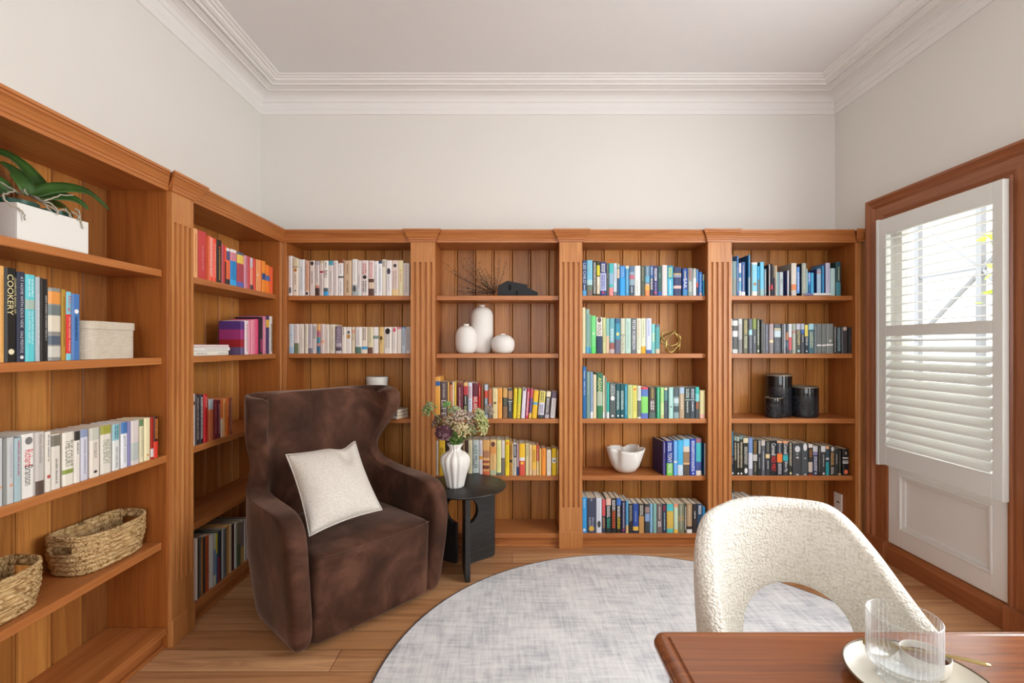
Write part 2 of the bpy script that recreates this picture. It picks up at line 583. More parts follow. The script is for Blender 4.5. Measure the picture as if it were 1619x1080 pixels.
# plantation shutter
def shutter():
    LOUV = plain('white_shutter_paint', 'e0e1dc', 0.4)
    t = thing('plantation_shutter', 'white plantation shutter with open upper and closed lower louvres at the window', 'shutter', (2.128, 0, 0))
    ya, yb, st = 2.044, 2.735, 0.050
    sn = 0.047
    th = 0.014
    b = MB()
    b.box(-th, th, ya, ya + sn, 0.575, 1.972, LOUV); b.box(-th, th, yb - st, yb, 0.575, 1.972, LOUV)
    b.box(-th, th, ya + sn, yb - st, 1.88, 1.972, LOUV); b.box(-th, th, ya + sn, yb - st, 1.305, 1.364, LOUV); b.box(-th, th, ya + sn, yb - st, 0.575, 0.684, LOUV)
    b.build('frame', t, bevel=0.003)
    b = MB()   # hanging strip fixed to the casing
    b.box(-0.02, 0.028, yb + 0.0015, yb + 0.017, 0.565, 1.978, LOUV)
    b.build('hanging_frame', t, bevel=0.002)
    def louvre(b, z, ang, w=0.058, h=0.0058):
        pr = [(-w / 2, 0), (-w / 4, -h / 2), (0, -h * 0.6), (w / 4, -h / 2), (w / 2, 0), (w / 4, h / 2), (0, h * 0.6), (-w / 4, h / 2)]
        c, s = math.cos(ang), math.sin(ang)
        n = len(pr)
        vs = []
        for y in (ya + sn + 0.001, yb - st - 0.001):
            vs += [(x * c - q * s, y, z + x * s + q * c) for x, q in pr]
        fs = [(i, (i + 1) % n, n + (i + 1) % n, n + i) for i in range(n)] + [tuple(range(n)), tuple(range(2 * n - 1, n - 1, -1))]
        b.add(vs, fs, LOUV)
    b = MB()
    for i in range(11):
        louvre(b, 1.853 - i * 0.0467, R(6.5))
    fix_normals(b.build('upper_louvres', t))
    b = MB()
    for i in range(13):
        louvre(b, 1.283 - i * 0.0477, R(16 if i == 0 else 30 if i < 3 else 41), 0.064)
    fix_normals(b.build('lower_louvres', t))
shutter()

# outdoors: rendered yard wall, ground, braced steel trellis, leafy shrub
RENDER_WALL = plain('pale_rendered_wall', 'eeeae2', 0.9)
b = MB(); b.box(6.2, 6.4, -4, 14, -0.6, 3.4, RENDER_WALL); struct(b.build('exterior_yard_wall'))
b = MB(); b.box(XR + 0.1, 6.2, -4, 14, -0.6, -0.5, plain('pale_paving', 'cfc8bc', 0.9)); struct(b.build('ground_outside'))
STEEL = plain('grey_painted_steel', '77787a', 0.5)
t = thing('garden_trellis', 'grey braced steel trellis in the yard seen through the upper louvres', 'trellis', (3.5, 0, 0))
def out(x, y, X=3.5):
    Y = X * F / (x - CX)
    return (X - 3.5, Y, EYE - (y - CY) / F * Y)
for x, w in ((1551, 0.022), (1452, 0.022)):
    b = MB(); Y = out(x, 500)[1]; b.box(-0.02, 0.02, Y - w, Y + w, -0.5, 2.6, STEEL); b.build('post', t)
for (p, q, w) in (((1469.8, 365), (1551, 424), 0.011), ((1554, 425), (1466, 518), 0.02), ((1549, 430), (1595, 382), 0.02), ((1552, 424), (1600, 470), 0.016), ((1452, 440), (1600, 415), 0.012)):
    b = MB(); b.tube([out(*p), out(*q)], w, STEEL, 6); b.build('brace', t)
LEAF_OUT = plain('bright_green_leaf', '9fc53a', 0.5, **{'Transmission Weight': 0.0})
t = thing('garden_shrub', 'bright green leafy shrub outside, at the near side of the window', 'shrub', (3.3, 0, 0))
rnd = random.Random(4)
b = MB()
c0 = unproj(1566, 380, 3.3 * F / (1566 - CX)); c1 = unproj(1572, 472, 3.3 * F / (1572 - CX)); c2 = unproj(1592, 420, 3.3 * F / (1592 - CX))
for c, k in ((c0, 6), (c1, 4), (c2, 14)):
    for i in range(k):
        M = Matrix.Translation((c.x - 3.3 + rnd.uniform(-.05, .05), c.y + rnd.uniform(-.10, .10), c.z + rnd.uniform(-.06, .06))) @ Euler((rnd.uniform(0, 6), rnd.uniform(-.7, .7), rnd.uniform(0, 6))).to_matrix().to_4x4()
        b.add([(0, 0, 0), (0.03, 0.022, 0.004), (0.085, 0, 0.0), (0.03, -0.022, 0.004), (0.03, 0, -0.004)], [(0, 4, 1), (1, 4, 2), (2, 4, 3), (3, 4, 0)], LEAF_OUT, M)
b.build('foliage', t)
b = MB()
b.tube([(0, c2.y, -0.5), (0.01, c2.y + 0.01, 0.6), (0, c2.y, c2.z)], [0.012, 0.01, 0.005], plain('green_twig', '6d7a3a', 0.7), 6)
b.tube([(0.01, c2.y + 0.01, 0.6), (c1.x - 3.3, c1.y, c1.z)], [0.006, 0.003], b.mats[0], 6)
b.tube([(0, c2.y, c2.z - .1), (c0.x - 3.3, c0.y, c0.z)], [0.006, 0.003], b.mats[0], 6)
b.build('stem', t)
# ------------------------------------------------------------------ built-in bookcases
BF = 2.94            # front plane of the back run
LF = -1.427          # front plane of the left run
DEPTH = 0.25
ZSH = [1.564, 1.2026, 0.799, 0.4392, 0.087]     # shelf tops, top to bottom
REC = [0.02, 0.02, 0.0, 0.02, 0.0]              # how far each shelf sits behind the face
ZSOF = 1.897
CORN = [(0.0, 1.890), (0.006, 1.890), (0.008, 1.902), (0.012, 1.905), (0.012, 1.914), (0.016, 1.917), (0.020, 1.926), (0.030, 1.940), (0.036, 1.944),
        (0.036, 1.950), (0.042, 1.952), (0.042, 1.962), (-0.02, 1.962), (-0.02, 1.890)]

def cornice(name, parent, u0, u1, off=0.0, mitre=(0, 0), zoff=0.0):
    b = MB(); n = len(CORN)
    vs = []
    for k, u in enumerate((u0, u1)):
        for p, z in CORN:
            d = (p if mitre[k] < 0 else max(p, 0)) * mitre[k] * (-1 if k == 0 else 1)
            vs.append((u + d, -(p + off), z + zoff))
    fs = [(i, (i + 1) % n, n + (i + 1) % n, n + i) for i in range(n)] + [tuple(range(n)), tuple(range(2 * n - 1, n - 1, -1))]
    b.add(vs, fs, PINE_H)
    return fix_normals(b.build(name, parent, bevel=0.0))

def pilaster(parent, u0, u1, sv=-0.016):
    w = u1 - u0
    b = MB()
    b.box(u0, u1, sv, -0.0004, 1.767, 1.891, PINE_V)
    nfl, fw, fd = 4, 0.0155, 0.012
    gap = (w - nfl * fw) / (nfl + 1)
    poly = [(u0, -0.0004), (u0, sv)]
    x = u0
    for k in range(nfl):
        x0 = x + gap; x1 = x0 + fw
        poly += [(x0, sv), (x0 + 0.002, sv + fd * 0.8), (x0 + fw / 2, sv + fd), (x1 - 0.002, sv + fd * 0.8), (x1, sv)]
        x = x1
    poly += [(u1, sv), (u1, -0.0004)]
    b.prism(poly, 0.254, 1.767, PINE_V)
    b.box(u0, u1, sv, -0.0004, 0.1115, 0.254, PINE_V)
    fix_normals(b.build('pilaster', parent))
    b = MB()
    b.box(u0 - 0.004, u1 + 0.004, sv - 0.006, -0.0004, 0.0, 0.111, PINE_V)
    b.build('plinth_block', parent, bevel=0.003)
    cornice('cornice_cap', parent, u0 - 0.001, u1 + 0.001, -sv + 0.001, (1, 1), 0.0012)

def bay(label, u0, u1, root_loc, rz, right=None, left=None, left_stile=None, right_stile=None, corn=None, cm=(0, 0), su0=0.02, su1=0.02, group='built-in pine bookcase bays'):
    t = thing('bookcase', label, 'bookcase', root_loc, (0, 0, rz), group)
    # back boards
    b = MB()
    pitch = 0.1235
    k0 = math.floor((u0 - 0.01) / pitch)
    k = k0
    while k * pitch < u1 + 0.01:
        a, c = max(k * pitch, u0 - 0.012), min((k + 1) * pitch, u1 + 0.012)
        if c - a > 0.012:
            e = 0.005
            b.prism([(a + 0.0018, DEPTH + 0.011), (a + 0.0018, DEPTH + e), (a + e, DEPTH), (c - 0.019, DEPTH), (c - 0.0165, DEPTH + 0.005), (c - 0.014, DEPTH), (c - e, DEPTH), (c - 0.0018, DEPTH + e), (c - 0.0018, DEPTH + 0.011)], 0.06, 1.91, PINE_BACK)
        k += 1
    b.box(u0 - 0.012, u1 + 0.012, DEPTH + 0.009, DEPTH + 0.014, 0.06, 1.91, DARK_SLOT)
    fix_normals(b.build('back_panel', t))
    for (a, c) in ((u0 - su0, u0), (u1, u1 + su1)):
        b = MB(); b.box(a, c, 0.0, DEPTH + 0.016, 0.0, 1.8945, PINE_SHADED); b.build('side_panel', t, bevel=0.0015)
    for z, rec in zip(ZSH[:4], REC[:4]):
        b = MB(); b.box(u0 + 0.001, u1 - 0.001, rec, DEPTH - 0.001, z - 0.029, z, PINE_H)
        b.build('shelf', t, bevel=0.0025)
    b = MB(); b.box(u0 + 0.001, u1 - 0.001, 0.0, DEPTH - 0.001, ZSH[4] - 0.03, ZSH[4], PINE_H); b.build('base_shelf', t, bevel=0.003)
    b = MB(); b.box(u0, u1, 0.022, 0.04, 0.0, ZSH[4] - 0.03, PINE_H); b.box(u0, u1, 0.008, 0.022, 0.0, 0.016, PINE_H); b.build('plinth', t, bevel=0.003)
    b = MB(); b.box(u0 - 0.004, u1 + 0.004, 0.0205, DEPTH, ZSOF - 0.004, ZSOF + 0.02, PINE_H); b.build('top_board', t)
    ca, cb = corn if corn else (u0, u1)
    cornice('cornice', t, ca, cb, 0.0, cm)
    b = MB(); b.box(u0, u1, 0.021, DEPTH + 0.016, 1.93, 1.945, PINE_H); b.build('dust_board', t)
    for s in (left_stile, right_stile):
        if s:
            b = MB(); b.box(s[0], s[1], -0.004, -0.0004, 0.0, 1.889, PINE_V); b.build('stile', t, bevel=0.002)
    if left:
        pilaster(t, *left)
    if right:
        pilaster(t, *right)
    return t

BU = [(-1.399, -0.627), (-0.476, 0.290), (0.431, 1.207), (1.352, 2.125)]
bay('pine bookcase bay in the back corner, holding two rows of white books', *BU[0], (0, BF, 0), 0, right=(BU[0][1], BU[1][0]), left_stile=(-1.4228, BU[0][0]), corn=(-1.427, BU[0][1] - 0.0015), cm=(-1, -1))
bay('pine bookcase bay holding the black house and white vases', *BU[1], (0, BF, 0), 0, right=(BU[1][1], BU[2][0]), corn=(BU[1][0] + 0.0015, BU[1][1] - 0.0015), cm=(-1, -1))
bay('pine bookcase bay holding the gold ornament and white wavy bowl', *BU[2], (0, BF, 0), 0, right=(BU[2][1], BU[3][0]), corn=(BU[2][0] + 0.0015, BU[2][1] - 0.0015), cm=(-1, -1))
eb = bay('pine bookcase bay beside the window, holding three black vases', *BU[3], (0, BF, 0), 0, right_stile=(BU[3][1], 2.1822), corn=(BU[3][0] + 0.0015, 2.1325), cm=(-1, -1))
# slim half-round end post with its own small capital
b = MB()
b.lathe([(0.013, 0.0), (0.013, 0.16), (0.0105, 0.17), (0.0105, 1.89)], PINE_V, 20, 2.146, -0.006, 0.0, close=True)
b.build('end_post', eb, smooth=True)
cornice('cornice_cap', eb, 2.134, 2.158, 0.016, (1, 1), 0.0012)

LU = [(1.16, 1.960), (2.107, 2.908)]
bay('pine bookcase bay nearest on the left wall, holding the planter and baskets', *LU[0], (LF, 0, 0), PI / 2, right=(1.966, 2.100), left=(1.02, 1.154), corn=(1.1555, 1.9645), cm=(-1, -1))
bay('pine bookcase bay on the left wall between fluted post and corner', *LU[1], (LF, 0, 0), PI / 2, right_stile=(2.908, 2.9355), corn=(2.1015, 2.94), cm=(-1, -1), su0=0.006, su1=0.0275)

# double socket on the side of the window-end bay
SOCK = plain('white_socket_plastic', 'ece9e4', 0.4)
t = thing('power_socket', 'white power socket low on the bookcase side by the window', 'socket', (2.1235, 3.085, 0.237))
b = MB(); b.box(-0.009, 0, -0.036, 0.036, -0.056, 0.056, SOCK); b.build('face_plate', t, bevel=0.002)
b = MB(); b.box(-0.0105, -0.009, -0.018, 0.006, -0.004, 0.004, plain('dark_slot', '333333', 0.6)); b.build('slot', t)
t = tag(MB.build((lambda m: (m.box(2.095, 2.107, 2.992, 3.004, 0.402, 0.410, SOCK), m)[1])(MB()), 'cable_clip'), 'tiny white clip under the lowest raised shelf by the window', 'clip')
# ------------------------------------------------------------------ books
# each line: x0,x1,top in pixels of the row's own measuring frame, cover colour, then marks along the spine
# b band, l lettering line, L wide lettering, t/T words, m small emblem, r lean in degrees
ROWS = []
def row(key, run, shelf, ox, oy, k, where, txt, **kw):
    ROWS.append((key, run, shelf, ox, oy, k, where, txt, kw))

row('b1a', 'B', 0, 450, 395, 13.5, 'on top shelf of white books', '''
75,162,130,e9e2df|l.1-.75:c0b8b8|m.78-.95:666
170,287,180,e6dccb|b.0-.22:d9cda8|b.22-.25:9a8a6a|m.27-.36:b0762a|l.42-.7:8a7a66|m.85-.89:665
295,425,205,dfe4e5|l.2-.85:a9b4bb
435,520,230,d9ad93|b.87-1:e8e0da|l.1-.8:b0785c|m.89-.98:222
530,645,230,ddd2cb|m.02-.14:333|l.3-.65:776f70
650,740,235,d8ccc7|b0-.12:a8a4ac|b.70-.78:c98a78|b.78-1:4a3430|l.15-.6:999
745,825,230,d6c9c3|b0-.07:b9b58f|b.30-.35:a5142b|l.4-.85:8d8386
830,930,230,efe9e2|T.28-.48:222:BALI|l.05-.2:333|b.78-.88:59686c|b.88-1:3fa3dc
935,1035,230,d8d0cd|b0-.13:4c98ac|l.3-.9:9c9694
1040,1135,230,e3dad7|l.05-.95:a8a0a5
1140,1255,205,ebe8e7|b0-.1:8a4a2c|b.46-.51:5a5f50|l.15-.4:b5b0b0|l.6-.95:aaa
1262,1425,230,cdb193|l.1-.4:8a7156|l.55-.9:7c654c
1437,1547,200,e6e3de|b.7-1:a9b1b4|m.72-.9:555|l.1-.6:ccc
1548,1637,230,dcd5d3|b.85-1:cfdad9|l.4-.8:99a
1638,1782,225,e4d9d6|L.08-.4:c4525c|m.42-.53:222|L.58-.9:555
1788,1907,230,e2d6d1|b.52-.62:5b3a2c|b.62-.8:d6bfa7|b.8-1:5a403b|L.05-.5:d07a7a
1908,2002,240,e9e6e6|l.1-.95:8d8d98
2003,2077,235,e4e6e8|b0-.08:27466b|l.2-.9:999fb0
2078,2162,205,e4dccd|L.04-.2:333
2163,2282,225,e6e2e1|m.22-.4:334|l.45-.85:aaa
2284,2427,225,e0cdc4|m.1-.2:444|b.82-1:e2c48d|L.3-.8:b09a92
2430,2532,225,ebe0b4|m.27-.31:d8b21f|l.36-.6:d9966a
2534,2662,285,dcd4cf|l.05-.9:aea6a4''')
row('b1b', 'B', 1, 450, 500, 14.72, 'on second shelf of white books', '''
95,210,180,cdd6dc|b.78-1:a9c6de|l.05-.6:b9c6cf|m.36-.40:3aa0c0
215,325,180,e0d6d2|b.65-1:6f7d5c|l.08-.5:c9aeb0
335,450,180,e7ddd1|l.1-.8:c2b6a6
465,540,180,e3dac9|l.05-.8:b0a593
545,640,180,c9bfc3|b.82-1:7d7482|l.08-.7:8f8790
650,745,180,e9e2e1|L.08-.5:444|l.55-.9:c9a184
747,830,180,c98a5a|b0-.2:e3b070|b.25-.42:b5647a|b.45-.65:4e8ba2|b.65-.75:c98c82|b.75-1:3c6a86
835,920,180,dccbc4|b.55-.65:e0a48a|l.1-.5:c5b3b0
925,1035,190,e2d8cc|l.1-.9:bfb2a8
1045,1175,190,e0d6c3|l.1-.9:a89a82
1185,1320,235,7d6a78|b.62-.75:bdb3b8|b.82-.9:4a4a55|b.9-1:cfc6c8|T.05-.6:c8bccb:HERITAGE
1325,1420,250,e6ddd2|l.03-.3:555
1424,1553,250,e3dcd5|m.15-.25:3f4a55|m.27-.45:c08a40
1563,1638,250,e8d9bd|b.1-.25:e0a98e|l.28-.5:6f5a3c
1643,1788,250,e7e3df|b.75-1:5b7a70|l.1-.7:b8b4b8
1793,1927,250,eadccb|b.74-.85:4a9fd0|L.05-.5:7a7068
1928,2053,250,ded0ac|b.77-1:6b4a42|l.05-.6:8fa09a
2058,2188,250,e8e2df|b.33-.45:7f978e
2193,2303,250,d9b877|m.34-.5:5b4628|l.52-.65:7b6030
2308,2493,250,e6ddd5|m.05-.28:222|L.1-.8:b5aca5
2498,2613,250,e7ddd3|m.03-.2:c8566a|l.25-.9:b5bcc0
2618,2713,250,e4d9cf|b0-.08:d9869a
2723,2818,250,cdd8e3|b0-.06:6fa5cc|L.08-.7:6f8299
2823,2933,250,d3cbc9|L.05-.9:7d7a80''')
row('b2a', 'B', 2, 680, 590, 13.5, 'in red-to-yellow row above the side table', '''
95,215,75,e0a349|b.11-.22:2f5f9d
220,368,185,5a4645|t.05-.44:d8cfc8:KEITH RICHARDS|T.5-.95:d8cfc8:LIFE
372,415,190,e0b25f
420,474,190,cf6f3a|b0-.07:4a2f28|l.1-.6:efe2d2
476,508,190,efe2c9
515,567,190,ecc651
570,705,195,6a2630|l.15-.95:d3aab0|b0-.06:8a4a3a
710,807,200,333029|b0-.1:e4b371|b.1-.35:b83a42|l.38-.6:eadfd6|L.65-1:c9cf9a
810,898,205,d6dae6|L.1-.45:c43a36|l.48-.75:5f75a5
902,1030,215,c23a36|b0-.38:6a2a38|T.38-.75:f3ebe3:WE ARE|b.75-.85:e0733a|b.85-1:5a2a30
1034,1080,275,cf3230|l.05-.3:f0d5d0
1088,1140,260,8a5a38
1155,1232,245,7d8a94|b0-.18:b7bfc6|b.18-.4:c8503c|l.42-.55:e6e9ec|b.9-1:bcc4cc
1240,1325,340,c26a45|b.5-.6:b58aa0|b.65-1:6d6a6a
1332,1440,325,e3d19c|m.44-.53:6f6030|l.1-.35:c4b384
1443,1538,320,efa64a|l.05-.5:b86f2a
1552,1650,330,454a44|b0-.3:d0a05a|b.6-1:8f6a4a|l.3-.55:8b7f5a
1660,1757,330,474c50|b.07-.35:b78b60|b.42-.44:eee|t.47-.75:eee:Book Thief
1768,1841,330,e9d02d|l.1-.5:b5a030|r2
1848,1921,330,c5cc45|b.5-1:dcca4a|m.88-.93:d08030|r3
1940,2022,330,ddd4e2|m0-.08:555|r3.4
2034,2092,340,c9405c|L.1-.9:f3dfe2|r4
2102,2160,340,c85a6a|b.32-.82:6a5a8c|b.82-1:e8c860|r4.5
2170,2276,375,e8b830|b.42-.51:5aa0bc|r4.5
2300,2425,390,d4cfdc|b0-.42:f0e070|L.03-.4:444|L.5-.85:777788|b.88-1:454a4c|r4.5
2441,2537,395,56504f|b0-.2:e6dcc0|L.25-.8:d9d3d0|b.85-1:aaa0a8|r4.5
2562,2668,395,d5cdcc|b0-.25:6d5c6d|l.3-.9:a59d9d|r4.5''')
row('b2b', 'B', 3, 680, 680, 13.5, 'in yellow row behind the ribbed vase', '''
105,180,235,b5aa98|l.1-.9:8f8676
190,320,225,d9ae2d|L.2-.5:6a5218
330,425,225,2f2622
430,520,228,4a3a30
525,605,230,6b4a33
610,685,232,3a2a24
690,745,240,9a7a5a
747,802,225,4a332d
810,898,215,ddd3ae|l.1-.9:a9a07c
905,1042,215,c3cdc9|b.93-1:333|T.13-.8:445055:ALEX MILLER
1045,1117,220,d5cdd0|b.45-.54:d79a3a|l.1-.4:aaa
1120,1268,215,dba765|b.3-.5:b07c5a|b.5-.58:e5b07a|b.58-.65:9a5038|b.72-.82:804038|b.88-1:cf6a45
1275,1416,210,e8bd7d|m.05-.2:6a3a30|b.2-.4:e09a55|b.85-1:b9bd9a|l.42-.84:b8905a
1420,1516,215,e5e39a|b.92-1:64706c|l.1-.85:c5c87a
1518,1598,220,d8cdc4|b.5-1:7b706a
1602,1690,210,f0d32f|m.05-.15:e3873a|l.2-.8:b8962a
1693,1755,250,b9853c|b.53-.62:3a3020|L.1-.48:3a2a18|l.7-.9:6a4a20
1756,1782,280,e8d8bc
1784,1842,270,d4cdbf|b.06-.45:3b4048|L.1-.4:eee|l.5-.9:8a8378
1844,1898,290,b09098|b.73-1:33406a
1905,2026,290,f0bf35|b.44-.54:e5e0e0|b.54-1:d95848|m.56-.66:f5c545
2036,2114,290,dccf9a|t.03-.4:4a4636:Yates
2116,2172,310,e3c49a
2176,2268,325,eab950|L.15-.55:9a6a20|b.8-1:d8b080
2276,2326,325,c84a3c|b.52-1:e8cf9a|l.1-.5:f0d0c0
2330,2376,400,deb66a
2384,2472,390,f0943a|l.05-.3:a05a1a
2487,2586,425,e3d9c6|l.1-.8:c5bba8
2602,2696,390,ecc526|b.35-.54:e6e3da|m.42-.5:777
2704,2740,420,d9b878''')
row('b3a', 'B', 0, 915, 400, 14.4, 'on top shelf above the gold ornament', '''
85,180,170,38507a|T.08-.65:cdd9ea:LEE CHILD|l.7-.83:e5e9f0|b.85-1:5aa5d8
185,315,165,7ac0dd|b.55-.7:a9cfd6|b.7-.85:6a7d6a|b.85-1:7d6a60|l.08-.35:a8b8a0
320,408,180,353830|L.05-.95:d9d9d2
410,488,185,4b4a36|b.12-.42:d6cf3d|b.45-.7:e5dbc5|b.7-.95:dacdb5
490,630,205,35407a|L.05-.3:eee|b.33-.85:b5bbdf|L.38-.8:5a62a0|m.88-.94:d8405a
632,688,240,555a56|l.03-.45:b5b5a0
692,790,235,4fb8b8|b.3-.65:8fb5d0|b.75-1:e58f8f
792,872,235,c9d5de|b.88-1:7a8088|l.1-.6:9fb0c0
874,934,250,3a6080|b0-.12:b0b8a0|b.15-.45:d8c0a8
937,1060,290,2f86cf|L.05-.38:9cc8ec|b.4-1:38a0e5
1063,1150,290,4a96c0|b0-.1:d0d0c8|l.15-.9:b0d5e8
1157,1270,295,8fa8b8|b0-.2:5f7a98|b.3-.45:c07080|b.65-1:4a5a66|l.7-.9:ddddee
1275,1410,290,dfe3e0|l.5-.95:c0c4c0
1415,1508,290,555c50|l.05-.5:b9b590
1513,1622,295,6d8ca0|l.05-.33:b8c8d0|b.35-.55:6ab0c8|b.6-.68:d8b090|b.68-.82:f0b050|b.82-1:e88f60
1624,1702,290,3f6fa8|b.4-1:363f58|L.05-.3:ccc|L.42-.8:eee
1704,1802,295,4a4875|L.08-.43:eee|m.44-.5:fff|l.55-.84:a8a8d8|m.86-.94:d85a70
1804,1896,295,3d5f5a|b.85-1:2a60a8|l.25-.4:8ab0a8
1899,2018,275,d9d2d2
2024,2154,285,3a90a8|b.05-.4:4aa5b5|L.08-.38:e8e060|b.44-1:58b8d8|l.5-.95:d0ecf4
2160,2340,320,353f66|b.22-.26:d9b050|b.26-.36:8a90a8|b.65-.75:e0b8b0
2368,2482,350,2f55a0|l.1-.35:e8d9a0|T.37-.75:f0f0f0:SAIL|b.78-1:3f88c0
2494,2594,345,8a9a98|L.05-.45:c04a48|L.5-.85:e8e5df
2604,2679,355,e5e9ec|b0-.35:b0b8b0
2684,2728,370,5a90c8|b.5-.68:d8553f|b.68-1:333a55
2730,2818,430,2f70c0|l.1-.8:a5c8ec|m.86-1:d0a090
2824,2868,480,3f9fc8|b0-.3:b0c8b8''')
row('b3b', 'B', 1, 915, 475, 12.0, 'in green row beside the gold ornament', '''
65,130,135,dfdcb0
135,203,165,8fb5ae|l.1-.8:5a7d80|b.85-1:5aa8cc
205,234,265,8cc5a5|b.85-1:4a9fd0
236,325,290,74d884|b.82-1:5fd86a|m.45-.5:eee
335,452,320,e8e0d8|m0-.15:6a5048|T.18-.5:222:WINX|b.52-1:2f4058
455,514,325,cfd49a|l.3-.7:9aa070
516,580,340,8fc0b8|b.5-1:dcc0a0
585,682,340,6fb0ba|L.3-.65:e5f2f2|b.7-.88:a0605a|b.88-1:c0b0b0
692,790,340,3f6a88|b.15-.6:3f95b0|b.6-1:6a6a80|m.4-.5:d8d080
797,880,340,cdd0b8|b.45-.5:a8a890|t.5-.95:3a3a36:Trust No One
886,995,340,bcd8cc|l.1-.85:8fb0a5
1000,1094,340,6a7078|T.05-.88:e5e5e5:PETER ROBINSON
1100,1182,340,e3e5cc|l.05-.5:c88a80|l.5-.9:a5a890
1184,1276,340,dfe3c5|l.05-.55:9aa078|b.8-1:e0b030
1280,1382,340,d3dcf0|l.05-.5:8a98c8|b.9-1:4a68a8
1388,1452,445,8fd5d0|b.3-.6:b8e0c8|l.62-.9:4a9a98
1458,1540,450,5aa5a8|b0-.1:6a7a88|b.85-1:c8c0a8''')
row('b3c', 'B', 2, 915, 570, 10.8, 'in green row above the white bowl', '''
65,130,105,2a6aa5|t.08-.23:e0e8f0:MODERN|t.28-.55:e0e8f0:FAMILY ATLAS
133,196,185,7a9a95|l.05-.5:a8c0bb
199,245,195,8aa5c5|b.86-1:e3e6ee
247,306,240,ddd0ae
312,408,215,3f7a58|T.1-.42:e8e0a0:ASIAN|b.42-.72:a8b8a0|b.72-.9:3a7d50
411,449,260,d9dcb8|b.85-1:eee
451,480,300,8a9a90
482,521,375,3abfae|b.82-1:eee
525,634,385,55605f|T.04-.34:d5dcd8:LARSSON|m.36-.5:e8e8e5|m.9-.96:eee
638,706,400,2a5a60|L.2-.75:d0e0d8|m.9-.95:eee
709,780,400,2a5a60|L.2-.75:d0e0d8|m.9-.95:eee
783,836,410,2f92ac|l.05-.9:9fd0da
839,918,420,c8d494|l.05-.9:98a868
921,1000,425,dfdc7a|m.08-.16:e0764a|l.2-.8:b8a840
1005,1065,435,e0e5d5|b.45-.95:6a726a|l.05-.4:889
1069,1188,455,5f80c0|b0-.07:d84a58|b.3-.83:8ad870|b.83-1:6478c0
1206,1314,456,57524e|t.03-.36:e8c850:LARSSON|m.42-.43:eee|L.45-.75:ece6e0|b.8-1:5f706a
1336,1386,460,4ab58a|l.1-.8:a8e0c8
1398,1460,460,b0e090|b.5-1:c8e0a0|m.9-.95:e88a4a
1463,1520,464,55606a|b0-.08:e5e0b8|b.1-.42:5f8f90
1538,1618,460,a9d5cc|l.1-.9:d0e8e0|m.6-.65:556677
1626,1714,466,90a8ac|b0-.3:5a666a|b.35-.5:c8d8dc|b.6-.8:506068
1722,1808,460,b5a082|b0-.2:a8c0d5|l.25-.7:e5dccd
1814,1904,460,3f4a48|L.05-.35:c5d0ca|b.38-.42:90a098|l.45-.8:e0e5e0
1906,1990,460,48525c|L.05-.35:d0dce0|b.38-.42:90a0a8|l.46-.76:eee
1993,2062,452,4a5055|b0-.22:3fb8ae|b.22-.46:7ecfd0|L.47-.7:e8803a
2070,2162,512,dccf9a|b.85-1:e0b0a0''')
row('b3d', 'B', 3, 1020, 680, 13.5, 'beside the white wavy bowl', '''
385,447,240,57508c|l.05-.35:c8c8e8|z9|c2f2445
462,596,235,2f3f95|L.05-.3:dde8f5|T.34-.62:e8f0e8:TONY|b.64-1:78c850|T.66-.92:e8f0e8:PARSONS
612,690,225,6fb0ee|b.58-.64:ddd|l.05-.55:b8dcf8
697,812,215,4ab5e5|b.7-1:c8dce8
815,955,195,7ecbf2|b.2-.35:d9cfc0|b.35-.65:9a8060|b.65-.7:e0b880|b.7-1:5a5048
968,1082,190,2a45b0|L.05-.9:e8ecf5|m.93-.97:eee
1088,1206,180,4fbcc5|b0-.12:a06a80|b.63-.75:5060a8|b.75-.87:4a5a90|b.87-1:e5e0d5
1270,1312,285,e5e3e0|c3a70a8''')
row('b3e', 'B', 4, 915, 770, 12.71, 'on floor-level shelf beneath the wavy bowl', '''
65,162,210,3d9fe0|l.05-.3:b5dcf8|m.88-.95:eeeeff
168,350,225,454b5f|L.55-.8:9aa0b0|m.8-.95:d8b050|l0-.1:a0a0a8
355,464,225,d8dce6|m.65-.85:444|l.05-.6:b8c0cc
472,542,250,3a4658|b0-.5:d85a60|L.55-.85:d89a60
548,652,230,2a2a2a|b0-.2:e0b8a8|L.22-.55:eee|L.57-.85:3fb8a0
656,757,230,2a2a2a|L.05-.35:eee|L.37-.85:f06a28
761,852,230,2c2c2e|b0-.2:4a78c8|L.22-.55:eee|L.57-.88:e8d030
864,946,285,3f3a58|l.05-.85:d5d5e5|m.88-.94:d03050
949,1002,285,5aa5d0|b.75-1:d8b880
1005,1088,340,2f2f2d|L.05-.6:b5b0a0
1092,1204,340,33509f|l.25-.6:90a0c8|b.78-.92:ecc050|b.92-1:2a3050
1212,1316,340,4a4640|L.05-.4:d8d8cc|b.42-1:c0945a
1332,1426,345,454a50|b.1-.3:a08580|b.33-.6:8aa5d0|b.6-1:44494e
1432,1490,340,8fc0e5
1498,1568,340,86b5ac
1574,1678,342,7a6a68|l.1-.55:d5ccc8|L.6-.8:eee
1684,1766,342,2f3a50|L.05-.25:c83a40|l.3-.9:b5dce5
1774,1904,340,d8b858|b0-.25:58c5c8|b.85-1:60c0b8
1914,1998,340,c8dcc0|b0-.12:f0a080|b.88-1:f0c050
2000,2124,342,7a8068|b.4-.6:a08a60|l.05-.9:c0c0b0
2128,2166,340,55503c|L.1-.9:eee
2168,2282,340,b09270|b.77-.87:383430|b.87-1:e5e3e0|l.05-.75:d8c8a8
2290,2382,342,3a3436|l.25-.5:eee
2386,2490,342,2f4a66|L.05-.35:eeeeff
2494,2550,400,3f9fe0''')
